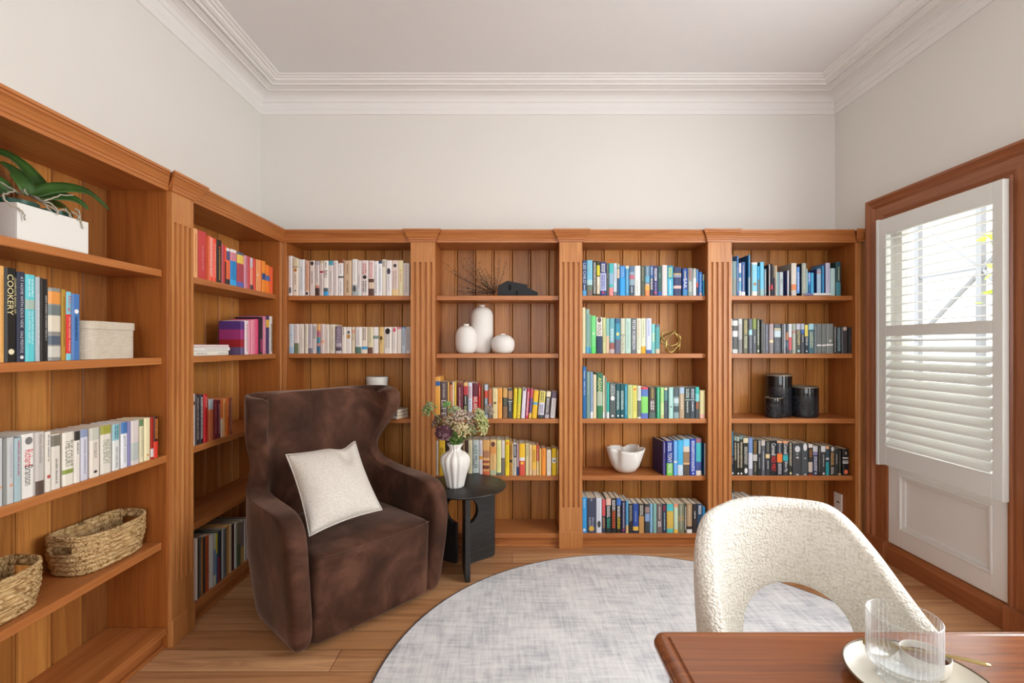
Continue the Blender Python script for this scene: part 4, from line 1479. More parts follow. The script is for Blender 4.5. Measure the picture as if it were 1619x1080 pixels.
def armchair():
    ang = math.atan2(0.737, 0.675)
    t = thing('wing_armchair', 'brown velvet wing armchair with white cushion on its seat', 'armchair', (-0.612, 2.138, 0), (0, 0, ang))
    # front edge of the shell seen from the side: (depth b, height z)
    prof = [(-0.010, 0.010), (-0.025, 0.12), (-0.038, 0.25), (-0.046, 0.38), (-0.040, 0.48), (0.000, 0.548), (0.09, 0.568), (0.20, 0.570), (0.32, 0.570), (0.43, 0.582), (0.51, 0.610),
            (0.545, 0.66), (0.545, 0.71), (0.51, 0.77), (0.455, 0.83), (0.40, 0.885), (0.375, 0.945), (0.39, 1.000), (0.47, 1.024), (0.57, 1.024)]
    prof_c = [0.012, 0.08, 0.16, 0.25, 0.32, 0.37, 0.42, 0.46, 0.50, 0.545, 0.60, 0.66, 0.72, 0.78, 0.84, 0.89, 0.94, 0.98, 1.008, 1.016]
    def widths(z):
        return 0.372 + 0.034 * smoothstep(0.0, 0.45, z) - 0.004 * smoothstep(0.55, 1.0, z)
    def path(w, bb, rad, e, m):
        """half of the U from the front edge at depth e to the middle of the back"""
        pts = []
        L1 = bb - rad - (-0.05)
        La = rad * PI / 2
        L2 = max(w - rad, 0.001)
        def at(s):
            if s < L1:
                return (w, -0.05 + s)
            s -= L1
            if s < La:
                a = s / rad
                return (w - rad + rad * math.cos(a), bb - rad + rad * math.sin(a))
            s -= La
            return (w - rad - s, bb)
        # arc length where depth equals e
        lo, hi = 0.0, L1 + La
        for _ in range(40):
            md = (lo + hi) / 2
            if at(md)[1] < e:
                lo = md
            else:
                hi = md
        s0 = lo; s1 = L1 + La + L2
        return [at(s0 + (s1 - s0) * q / m) for q in range(m + 1)]
    M = 12
    rows = []
    for (e, z), zc in zip(prof, prof_c):
        half = []
        for q, (x, y) in enumerate(path(widths(z), 0.60 + 0.06 * z, 0.25, e, M)):
            f = smoothstep(0, 1, q / M)
            zz = z * (1 - f) + zc * f
            half.append((x, y, zz))
        row = [(-x, y, zz) for x, y, zz in half] + [(x, y, zz) for x, y, zz in half[-2::-1]]
        rows.append(row)
    b = MB()
    b.grid(rows, VELVET)
    o = b.build('shell', t, smooth=True)
    fix_normals(o)
    # thickness grows inwards
    bm = bmesh.new(); bm.from_mesh(o.data)
    c = Vector((0, 0.3, 0.5)); s = 0
    for f in bm.faces:
        s += f.normal.dot(f.calc_center_median() - c)
    if s < 0:
        bmesh.ops.reverse_faces(bm, faces=bm.faces)
    bm.to_mesh(o.data); bm.free()
    so = o.modifiers.new('thick', 'SOLIDIFY'); so.thickness = 0.092; so.offset = -1; so.use_even_offset = False; so.use_rim = True
    sb = o.modifiers.new('sub', 'SUBSURF'); sb.levels = 2; sb.render_levels = 2
    # seat block with a softly bulging front
    b = MB()
    nx, ny, nz = 10, 10, 8
    x0, x1, y0, y1, z0, z1 = -0.292, 0.292, -0.015, 0.56, 0.022, 0.405
    def P(i, j, k):
        u, v, w = i / nx * 2 - 1, j / ny * 2 - 1, k / nz * 2 - 1
        x = (x0 + x1) / 2 + u * (x1 - x0) / 2
        y = (y0 + y1) / 2 + v * (y1 - y0) / 2
        z = (z0 + z1) / 2 + w * (z1 - z0) / 2
        if k == nz:
            z += 0.022 * (1 - u * u) * (1 - v ** 4) - 0.012
        if j == 0:
            y -= 0.022 * (1 - u ** 4) * (0.3 + 0.7 * (w + 1) / 2) - 0.012
            y -= 0.018 * (w + 1) / 2
        return (x, y, z)
    idx = {}; vs = []; fs = []
    def vi(i, j, k):
        if (i, j, k) not in idx:
            idx[(i, j, k)] = len(vs); vs.append(P(i, j, k))
        return idx[(i, j, k)]
    for i in range(nx):
        for j in range(ny):
            fs.append((vi(i, j, nz), vi(i + 1, j, nz), vi(i + 1, j + 1, nz), vi(i, j + 1, nz)))
            fs.append((vi(i, j, 0), vi(i, j + 1, 0), vi(i + 1, j + 1, 0), vi(i + 1, j, 0)))
    for i in range(nx):
        for k in range(nz):
            fs.append((vi(i, 0, k), vi(i + 1, 0, k), vi(i + 1, 0, k + 1), vi(i, 0, k + 1)))
            fs.append((vi(i, ny, k), vi(i, ny, k + 1), vi(i + 1, ny, k + 1), vi(i + 1, ny, k)))
    for j in range(ny):
        for k in range(nz):
            fs.append((vi(0, j, k), vi(0, j, k + 1), vi(0, j + 1, k + 1), vi(0, j + 1, k)))
            fs.append((vi(nx, j, k), vi(nx, j + 1, k), vi(nx, j + 1, k + 1), vi(nx, j, k + 1)))
    b.add(vs, fs, VELVET)
    b.build('seat', t, smooth=True, sub=2)
    b = MB()
    pts = []
    for i in range(21):
        u = i / 20 * 2 - 1
        pts.append((u * 0.278, y0 - 0.022 * (1 - u ** 4) - 0.0035, z1 - 0.018 + 0.002 * (1 - u * u)))
    b.tube(pts, 0.0028, VELVET, 6)
    b.build('piping', t, smooth=True)
    b = MB(); b.lathe([(0.0, 0.0), (0.22, 0.0), (0.22, 0.024), (0.0, 0.024)], plain('black_base', '1c1a19', 0.6), 32, 0, 0.31, 0.0)
    b.build('swivel_base', t)
armchair()

# cushion leaning in the chair
def cushion():
    m, n, l, p = new_mat('cream_woven_cushion')
    tc = n.new('ShaderNodeTexCoord')
    g = noise(n, l, tc.outputs['Object'], 260, 2)
    r = ramp(n, [(0.3, hexlin('bfb8ae')), (0.6, hexlin('dcd6cc'))])
    l.new(g, r.inputs[0]); l.new(r.outputs[0], p.inputs['Base Color'])
    p.inputs['Roughness'].default_value = 0.9
    p.inputs['Specular IOR Level'].default_value = 0.1
    bump(n, l, p, g, 0.35, 0.003)
    BL = unproj(489, 848, 1.985); BR = unproj(604, 806, 2.235); TL = unproj(452, 719, 2.17); TR = unproj(561, 697, 2.43)
    ctr = (BL + BR + TL + TR) / 4
    nrm = (BR - BL).cross(TL - BL).normalized()
    N = 26
    b = MB()
    def surf(sg):
        rows = []
        for j in range(N + 1):
            row = []
            for i in range(N + 1):
                s, t = i / N * 2 - 1, j / N * 2 - 1
                ss = s * (1 - 0.07 * (1 - t * t)); tt = t * (1 - 0.07 * (1 - s * s))
                # the dented top edge
                tt -= 0.13 * math.exp(-((s - 0.55) / 0.30) ** 2) * smoothstep(0.1, 1.0, t)
                u, v = (ss + 1) / 2, (tt + 1) / 2
                q = BL * (1 - u) * (1 - v) + BR * u * (1 - v) + TL * (1 - u) * v + TR * u * v
                h = 0.072 * ((1 - abs(s) ** 2.6) * (1 - abs(t) ** 2.6)) ** 0.62
                h -= 0.028 * math.exp(-((s - 0.5) / 0.22) ** 2 - ((t - 0.62) / 0.35) ** 2) * (1 - t ** 8)
                h += 0.003 * math.sin(7 * s + 3 * t) * (1 - s * s) * (1 - t * t)
                row.append(tuple(q + nrm * (sg * max(h, 0.0)) - ctr))
            rows.append(row)
        return rows
    b.grid(surf(1), m); b.grid(surf(-1), m, flip=True)
    o = b.build('cushion', None, smooth=True, loc=ctr)
    bm = bmesh.new(); bm.from_mesh(o.data); bmesh.ops.remove_doubles(bm, verts=bm.verts, dist=0.0004); bm.to_mesh(o.data); bm.free()
    tag(o, 'square off-white woven cushion leaning on the brown armchair', 'cushion')
    # seam
    b = MB()
    edge = []
    for k in range(4 * N):
        e, q = divmod(k, N)
        s, t = ((q / N * 2 - 1, -1), (1, q / N * 2 - 1), (1 - q / N * 2, 1), (-1, 1 - q / N * 2))[e]
        ss = s * (1 - 0.07 * (1 - t * t)); tt = t * (1 - 0.07 * (1 - s * s))
        tt -= 0.13 * math.exp(-((s - 0.55) / 0.30) ** 2) * smoothstep(0.1, 1.0, t)
        u, v = (ss + 1) / 2, (tt + 1) / 2
        edge.append(tuple(BL * (1 - u) * (1 - v) + BR * u * (1 - v) + TL * (1 - u) * v + TR * u * v - ctr))
    b.tube(edge, 0.0028, m, 6, closed=True)
    b.build('piping', o, smooth=True)
cushion()

# ------------------------------------------------------------------ rug
def rug():
    m, n, l, p = new_mat('distressed_grey_rug')
    tc = n.new('ShaderNodeTexCoord'); src = tc.outputs['Object']
    rot = R(38)
    a = noise(n, l, mapped(n, l, src, (6.0, 62, 1), rot=(0, 0, rot)), 1.0, 6, 0.7, 0.4)
    c = noise(n, l, mapped(n, l, src, (62, 6.0, 1), rot=(0, 0, rot)), 1.0, 6, 0.7, 0.4)
    e = noise(n, l, src, 5.0, 4, 0.6)
    f = noise(n, l, src, 330.0, 2, 0.6)
    ad = nd(n, 'ShaderNodeMath', operation='ADD'); l.new(a, ad.inputs[0]); l.new(c, ad.inputs[1])
    ae = nd(n, 'ShaderNodeMath', operation='ADD'); l.new(ad.outputs[0], ae.inputs[0]); l.new(e, ae.inputs[1])
    hf = nd(n, 'ShaderNodeMath', operation='MULTIPLY'); l.new(f, hf.inputs[0]); hf.inputs[1].default_value = 0.30
    af = nd(n, 'ShaderNodeMath', operation='ADD'); l.new(ae.outputs[0], af.inputs[0]); l.new(hf.outputs[0], af.inputs[1])
    dv = nd(n, 'ShaderNodeMath', operation='DIVIDE'); l.new(af.outputs[0], dv.inputs[0]); dv.inputs[1].default_value = 3.3
    r = ramp(n, [(0.36, hexlin('9fa1a6')), (0.45, hexlin('c6c7ca')), (0.52, hexlin('dedede')), (0.60, hexlin('ecebea'))])
    l.new(dv.outputs[0], r.inputs[0]); l.new(r.outputs[0], p.inputs['Base Color'])
    p.inputs['Roughness'].default_value = 0.95
    p.inputs['Specular IOR Level'].default_value = 0.1
    bump(n, l, p, f, 0.4, 0.003)
    rad = 1.129
    t = thing('round_rug', 'large round pale grey distressed rug on the timber floor', 'rug', (0.609, 1.6925, 0.0))
    b = MB(); b.lathe([(0.0, 0.010), (rad - 0.006, 0.010), (rad - 0.004, 0.008), (rad - 0.004, 0.001), (0.0, 0.001)], m, 128)
    b.build('pile', t)
    b = MB()
    b.tube([((rad - 0.002) * math.cos(2 * PI * i / 128), (rad - 0.002) * math.sin(2 * PI * i / 128), 0.0055) for i in range(128)], 0.005, plain('dark_grey_binding', '4a4a4e', 0.9), 8, closed=True)
    b.build('edge_binding', t, smooth=True)
rug()

# ------------------------------------------------------------------ side table, vase, flowers
TX, TY, TZ, TR_ = -0.274, 2.711, 0.458, 0.238
def black_wood():
    m, n, l, p = new_mat('black_stained_ash')
    tc = n.new('ShaderNodeTexCoord')
    g = noise(n, l, mapped(n, l, tc.outputs['Object'], (8, 90, 90), rot=(0, 0, R(28))), 1.0, 4, 0.6)
    r = ramp(n, [(0.35, hexlin('1c1b1a')), (0.65, hexlin('2e2c2a'))])
    l.new(g, r.inputs[0]); l.new(r.outputs[0], p.inputs['Base Color'])
    p.inputs['Roughness'].default_value = 0.42
    bump(n, l, p, g, 0.15, 0.002)
    return m
BLK = black_wood()
def side_table():
    t = thing('side_table', 'round black timber side table with cut-out panel legs beside armchair', 'side table', (TX, TY, 0))
    b = MB(); r = TR_
    b.lathe([(0.0, TZ - 0.016), (r - 0.012, TZ - 0.016), (r - 0.003, TZ - 0.011), (r, TZ - 0.006), (r - 0.001, TZ - 0.002), (r - 0.004, TZ), (0.0, TZ)], BLK, 96)
    b.build('table_top', t, autosmooth=40, smooth=True)
    def panel(ang, r0, r1, cut):
        """upright board running outwards from the middle; cut = half-round bite in its inner edge"""
        h0, h1 = 0.0, TZ - 0.0165
        zc, rc = 0.300, 0.072
        poly = []
        poly.append((r0, h0)); poly.append((r1 - 0.015, h0)); 
        for k in range(7):
            a = -PI / 2 + k * PI / 12
            poly.append((r1 - 0.02 + 0.02 * math.cos(a), 0.02 + 0.02 * math.sin(a)))
        poly.append((r1, h1)); poly.append((r0, h1))
        if cut:
            for k in range(17):
                a = PI / 2 - k * PI / 16
                poly.append((r0 + rc * math.cos(a), zc + rc * math.sin(a)))
        b = MB()
        n = len(poly); th = 0.013
        vs = [(x, -th, z) for x, z in poly] + [(x, th, z) for x, z in poly]
        fs = [(i, (i + 1) % n, n + (i + 1) % n, n + i) for i in range(n)] + [tuple(range(n - 1, -1, -1)), tuple(range(n, 2 * n))]
        b.add(vs, fs, BLK)
        o = b.build('leg_panel', t, rot=(0, 0, ang))
        bm = bmesh.new(); bm.from_mesh(o.data); bmesh.ops.recalc_face_normals(bm, faces=bm.faces)
        bmesh.ops.triangulate(bm, faces=[f for f in bm.faces if len(f.verts) > 4]); bm.to_mesh(o.data); bm.free()
        return o
    panel(math.atan2(-0.215, 0.040), 0.0135, 0.222, False)
    panel(math.atan2(0.115, 0.150), 0.014, 0.205, True)
    panel(math.atan2(0.10, -0.19), 0.050, 0.205, True)
side_table()

CER = plain('white_ceramic', 'e6e2db', 0.55, 0.35)
def fluted_vase():
    t = thing('ribbed_vase', 'white ribbed vase with narrow neck holding flowers on side table', 'vase', (-0.322, 2.672, TZ))
    b = MB()
    prof = [(0.0, 0.0005), (0.046, 0.0005), (0.050, 0.004), (0.053, 0.02), (0.060, 0.05), (0.070, 0.085), (0.080, 0.118), (0.0845, 0.142), (0.0835, 0.160), (0.077, 0.176), (0.062, 0.190), (0.043, 0.199),
            (0.0320, 0.207), (0.0315, 0.217), (0.040, 0.232), (0.0465, 0.243), (0.0445, 0.2435), (0.038, 0.230), (0.029, 0.212), (0.03, 0.20), (0.02, 0.19)]
    def fn(a, s):
        k = 0.5 + 0.5 * math.cos(12 * a)
        return 1 - 0.12 * (1 - math.sqrt(k)) * (1 if s > 0.1 else s * 10)
    b.lathe(prof, CER, 144, fn=fn)
    b.build('body', t, smooth=True)
fluted_vase()

STEM = plain('flower_stem_green', '6f9048', 0.6)
STEM2 = plain('pale_green_bracts', '93a768', 0.6)
def flower(label, tip, r, col, kind, seed, col2=None):
    rr = random.Random(seed)
    base = Vector((-0.322 + rr.uniform(-.012, .012), 2.672 + rr.uniform(-.012, .012), TZ + 0.205))
    tip = Vector(tip)
    if kind != 'ball':
        r *= 1.18
    t = thing('cut_flower', label, 'flower', base, group='flowers in the ribbed vase')
    b = MB()
    mid = Vector((base.x + (tip.x - base.x) * 0.30, base.y + (tip.y - base.y) * 0.3, base.z + (tip.z - base.z) * 0.62))
    pts = []
    for i in range(13):
        q = i / 12
        pts.append(tuple(base * (1 - q) ** 2 + mid * 2 * q * (1 - q) + tip * q * q - base))
    b.tube(pts, 0.0022, STEM, 6)
    for i in range(11):                    # thin bract leaves low on the stem
        q = rr.uniform(0.1, 0.6)
        p0 = Vector(pts[int(q * 12)])
        d = Vector((rr.uniform(-1, 1), rr.uniform(-1, 1), rr.uniform(0.3, 1.2))).normalized() * rr.uniform(0.02, 0.05)
        b.tube([p0, p0 + d * 0.5 + Vector((0, 0, 0.004)), p0 + d], [0.002, 0.0036, 0.0004], STEM, 4)
    b.build('stem', t, smooth=True)
    M1 = plain('petal_' + col, col, 0.7, 0.2)
    M2 = plain('petal_' + (col2 or col), col2 or col, 0.7, 0.2)
    b = MB()
    T = tip - base
    axis = ((tip - mid).normalized() + Vector((0, -0.75, 0.25))).normalized()
    if kind == 'ball':
        n = 150
        for i in range(n):
            z = 1 - 2 * (i + 0.5) / n
            a = i * 2.399963
            q = math.sqrt(1 - z * z)
            d = Vector((q * math.cos(a), q * math.sin(a), z * 0.85))
            b.ball(T + d * r * rr.uniform(0.92, 1.05), r * 0.115, M1 if rr.random() < 0.72 else M2, 6, 4)
        b.ball(T, r * 0.9, M1, 12, 8, (1, 1, 0.85))
    else:
        # umbel: stalks fanning out to small clusters of florets
        n = 34 if kind == 'umbel' else 20
        u = axis.orthogonal().normalized(); w = axis.cross(u)
        for i in range(n):
            q = math.sqrt((i + 0.5) / n); a = i * 2.399963
            spread = 1.0
            d = (u * math.cos(a) + w * math.sin(a)) * q * r * spread + axis * (r * 0.75 * (1 - 0.8 * q * q)) + Vector((rr.uniform(-1, 1), rr.uniform(-1, 1), rr.uniform(-1, 1))) * r * 0.13
            b.tube([T - axis * 0.004, T + d * 0.6 + axis * 0.003, T + d], [0.0011, 0.0008, 0.0006], STEM2, 4)
            for k in range(5 if kind == 'umbel' else 4):
                e = Vector((rr.uniform(-1, 1), rr.uniform(-1, 1), rr.uniform(-0.6, 1))) * r * 0.14
                b.ball(T + d + e, rr.uniform(0.0036, 0.0062), M1 if rr.random() < 0.6 else M2, 5, 3)
    b.build('flower_head', t, smooth=True)
def fp(x, y, dy=0.0):
    return unproj(x, y, 2.672 + dy)
flower('dark burgundy round flower head hanging at front of the ribbed vase', fp(702, 684, -0.045), 0.045, '64404a', 'ball', 1, '9c7a80')
flower('green spiky flower head standing out furthest left of the vase', fp(680, 648, 0.0), 0.036, '7d9a58', 'umbel', 2, 'a09a7a')
flower('small green flower bud at the top of the bunch', fp(707, 641, 0.02), 0.020, '6d9a5c', 'small', 3, '8fb070')
flower('cream umbel flower low in the middle of the bunch', fp(728, 681, -0.05), 0.036, 'd8c8a0', 'umbel', 4, 'b8a878')
flower('pale mauve and cream umbel flower at the centre top of bunch', fp(728, 662, 0.0), 0.042, 'b8a096', 'umbel', 5, 'd0c0a8')
flower('dusky mauve umbel flower at upper right of the bunch', fp(744, 664, 0.03), 0.040, '9c8480', 'umbel', 6, 'c0b090')
flower('lime green umbel flower at the far right of the bunch', fp(760, 668, 0.01), 0.036, 'a8b070', 'umbel', 7, 'c8c890')
flower('yellow green flower drooping at lower right of the bunch', fp(762, 681, -0.01), 0.026, 'b4b878', 'small', 8, 'd0cc9c')
flower('pinkish small flower sticking up in front of red books', fp(772, 651, 0.06), 0.026, 'a89088', 'small', 9, '8a8a68')
flower('brownish umbel flower behind the burgundy one', fp(695, 668, 0.035), 0.036, '7a5a50', 'umbel', 10, 'a08870')
flower('soft green umbel flower at the upper middle of the bunch', fp(718, 652, 0.035), 0.032, '98a878', 'umbel', 12, 'b8b898')
flower('tan umbel flower left of the centre top one', fp(712, 668, -0.01), 0.034, 'b09c80', 'umbel', 13, '8f8068')
flower('pale yellow green flower at upper far right', fp(757, 655, 0.04), 0.028, 'b0b484', 'umbel', 14, 'c8c49c')
flower('cream feathery flower between burgundy and lime flowers', fp(742, 680, 0.02), 0.034, 'c4bc90', 'umbel', 11, 'a0a878')

# ------------------------------------------------------------------ cream boucle chair at the desk
def boucle():
    m, n, l, p = new_mat('cream_boucle')
    tc = n.new('ShaderNodeTexCoord'); sp = n.new('ShaderNodeSeparateXYZ'); l.new(tc.outputs['Object'], sp.inputs[0])
    at = nd(n, 'ShaderNodeMath', operation='ARCTAN2'); l.new(sp.outputs[0], at.inputs[0]); l.new(sp.outputs[1], at.inputs[1])
    ar = nd(n, 'ShaderNodeMath', operation='MULTIPLY'); l.new(at.outputs[0], ar.inputs[0]); ar.inputs[1].default_value = 0.3
    vl = nd(n, 'ShaderNodeVectorMath', operation='LENGTH')
    cx_ = n.new('ShaderNodeCombineXYZ'); l.new(sp.outputs[0], cx_.inputs[0]); l.new(sp.outputs[1], cx_.inputs[1]); l.new(cx_.outputs[0], vl.inputs[0])
    cv = n.new('ShaderNodeCombineXYZ'); l.new(ar.outputs[0], cv.inputs[0]); l.new(sp.outputs[2], cv.inputs[1]); l.new(vl.outputs['Value'], cv.inputs[2])
    src = cv.outputs[0]
    a = noise(n, l, mapped(n, l, src, (34, 150, 80)), 1.0, 2, 0.6)
    c = noise(n, l, mapped(n, l, src, (150, 34, 80)), 1.0, 2, 0.6)
    v = n.new('ShaderNodeTexVoronoi'); v.inputs['Scale'].default_value = 1.0
    l.new(mapped(n, l, src, (150, 150, 150)), v.inputs['Vector'])
    ad = nd(n, 'ShaderNodeMath', operation='ADD'); l.new(a, ad.inputs[0]); l.new(c, ad.inputs[1])
    sb = nd(n, 'ShaderNodeMath', operation='SUBTRACT'); l.new(ad.outputs[0], sb.inputs[0]); l.new(v.outputs['Distance'], sb.inputs[1])
    r = ramp(n, [(0.1, hexlin('d6cec0')), (0.6, hexlin('e8e3d8'))])
    l.new(sb.outputs[0], r.inputs[0]); l.new(r.outputs[0], p.inputs['Base Color'])
    p.inputs['Roughness'].default_value = 0.95
    p.inputs['Specular IOR Level'].default_value = 0.08
    p.inputs['Sheen Weight'].default_value = 0.2
    bump(n, l, p, sb.outputs[0], 0.7, 0.006)
    return m
BOUCLE = boucle()
def desk_chair():
    cx, cy, r = 0.756, 1.085, 0.322
    t = thing('boucle_chair', 'cream boucle tub chair with arched gap in its back, tucked under desk', 'chair', (cx, cy, 0.0))
    pc, ph = R(104), R(83)
    A0, A1 = R(-36), R(244)
    NA, NT = 76, 8
    def rim(a):
        d = abs(a - pc)
        return 0.548 + 0.270 * (1 - smoothstep(R(38), R(98), d)) - 0.008 * smoothstep(0, R(45), d)
    def low(a):
        d = abs(a - ph) / R(35)
        z = 0.30
        if d < 1:
            z = max(z, 0.425 + 0.142 * math.sqrt(max(0, 1 - d * d)) - 0.0)
        elif d < 1.12:
            z = 0.30 + (0.125) * (1 - (d - 1) / 0.12)
        return z
    rows = []; uvs = []
    for j in range(NT + 1):
        row = []; ur = []
        for i in range(NA + 1):
            a = A0 + (A1 - A0) * i / NA
            zl, zh = low(a), rim(a)
            z = zl + (zh - zl) * j / NT
            f = (z - 0.3) / 0.5
            rad = r - 0.035 * (1 - f) ** 2 - 0.010 * smoothstep(0.85, 1.0, j / NT)
            row.append((rad * math.cos(a), rad * math.sin(a), z)); ur.append((a * r, z))
        rows.append(row); uvs.append(ur)
    b = MB(); b.grid(rows, BOUCLE)
    o = b.build('backrest_shell', t, smooth=True)
    bm = bmesh.new(); bm.from_mesh(o.data)
    uvl = bm.loops.layers.uv.new('UVMap')
    flat_uv = [p for rr_ in uvs for p in rr_]
    bm.verts.ensure_lookup_table()
    for f in bm.faces:
        for lp in f.loops:
            lp[uvl].uv = flat_uv[lp.vert.index]
    bmesh.ops.recalc_face_normals(bm, faces=bm.faces)
    s = sum(f.normal.x * f.calc_center_median().x + f.normal.y * f.calc_center_median().y for f in bm.faces)
    if s < 0:
        bmesh.ops.reverse_faces(bm, faces=bm.faces)
    bm.to_mesh(o.data); bm.free()
    so = o.modifiers.new('thick', 'SOLIDIFY'); so.thickness = 0.050; so.offset = -1
    sb = o.modifiers.new('sub', 'SUBSURF'); sb.levels = 2; sb.render_levels = 2
    def uvplanar(o):
        bm = bmesh.new(); bm.from_mesh(o.data)
        u = bm.loops.layers.uv.new('UVMap')
        for f in bm.faces:
            for lp in f.loops:
                c = lp.vert.co
                lp[u].uv = (c.x, c.y + c.z)
        bm.to_mesh(o.data); bm.free()
    b = MB()
    b.lathe([(0.0, 0.30), (0.20, 0.30), (0.225, 0.32), (0.235, 0.36), (0.235, 0.40), (0.225, 0.425), (0.20, 0.436), (0.0, 0.442)], BOUCLE, 48, 0, -0.045, 0)
    o = b.build('seat', t, smooth=True); uvplanar(o)
    BL_ = plain('black_metal', '202020', 0.5, metal=0.0)
    for k in range(4):
        a = R(45 + 90 * k)
        b = MB()
        b.tube([(0.10 * math.cos(a), -0.03 + 0.10 * math.sin(a), 0.305), (0.20 * math.cos(a), -0.03 + 0.20 * math.sin(a), 0.0125)], [0.016, 0.011], BL_, 12)
        b.build('leg', t, smooth=True)
desk_chair()

# ------------------------------------------------------------------ desk
def desk():
    TOPW = wood('mahogany_desk_top', 0, '5a2e0e', '88481c', 'a6622c', rough=0.2)
    for nd_ in TOPW.node_tree.nodes:
        if nd_.type == 'BSDF_PRINCIPLED':
            nd_.inputs['Coat Weight'].default_value = 0.6
            nd_.inputs['Coat Roughness'].default_value = 0.16
            nd_.inputs['Coat IOR'].default_value = 1.8
    DARK = wood('mahogany_desk_body', 2, '3c2418', '553322', '66402c', rough=0.35)
    t = thing('writing_desk', 'old mahogany desk with rounded moulded top edge in the front corner', 'desk', (0, 0, 0))
    x0, x1, y0, y1, zt = 0.246, 1.16, 0.06, 0.843, 0.75
    b = MB()
    # top with a moulded lip: rounded-corner outlines stacked
    def outline(inset, rc=0.022):
        pts = []
        a0, a1, c0, c1 = x0 + inset, x1 - inset, y0 + inset, y1 - inset
        rr = max(rc - inset, 0.004)
        for (px, py, st) in ((a1 - rr, c1 - rr, 0), (a0 + rr, c1 - rr, 90), (a0 + rr, c0 + rr, 180), (a1 - rr, c0 + rr, 270)):
            for k in range(7):
                a = R(st + 15 * k)
                pts.append((px + rr * math.cos(a), py + rr * math.sin(a)))
        return pts
    prof = [(0.020, zt - 0.030), (0.006, zt - 0.028), (0.0, zt - 0.021), (0.0, zt - 0.014), (0.004, zt - 0.006), (0.012, zt - 0.0015), (0.020, zt - 0.0012), (0.0225, zt - 0.003), (0.025, zt)]
    rows = [[(x, y, z) for x, y in outline(i)] for i, z in prof]
    b.grid(rows, TOPW, closed=True)
    n = len(rows[0])
    b.add(rows[-1], [tuple(range(n))], TOPW); b.add(rows[0], [tuple(range(n - 1, -1, -1))], TOPW)
    fix_normals(b.build('desk_top', t, smooth=True, autosmooth=35))
    b = MB()
    for (a, c, d, e) in ((x0 + .035, x1 - .035, y1 - .055, y1 - .035), (x0 + .035, x1 - .035, y0 + .035, y0 + .055), (x0 + .035, x0 + .055, y0 + .055, y1 - .055), (x1 - .055, x1 - .035, y0 + .055, y1 - .055)):
        b.box(a, c, d, e, 0.60, zt - 0.030, DARK)
    b.build('apron', t, bevel=0.002)
    for lx_ in (x0 + .052, x1 - .052):
        for ly in (y0 + .052, y1 - .052):
            b = MB()
            b.lathe([(0.014, 0.0), (0.016, 0.05), (0.021, 0.30), (0.023, 0.50), (0.019, 0.52), (0.026, 0.54), (0.026, 0.56)], DARK, 20, lx_, ly, 0.0125, close=True)
            b.box(lx_ - 0.027, lx_ + 0.027, ly - 0.027, ly + 0.027, 0.57, zt - 0.031, DARK)
            b.build('leg', t, smooth=False)
desk()

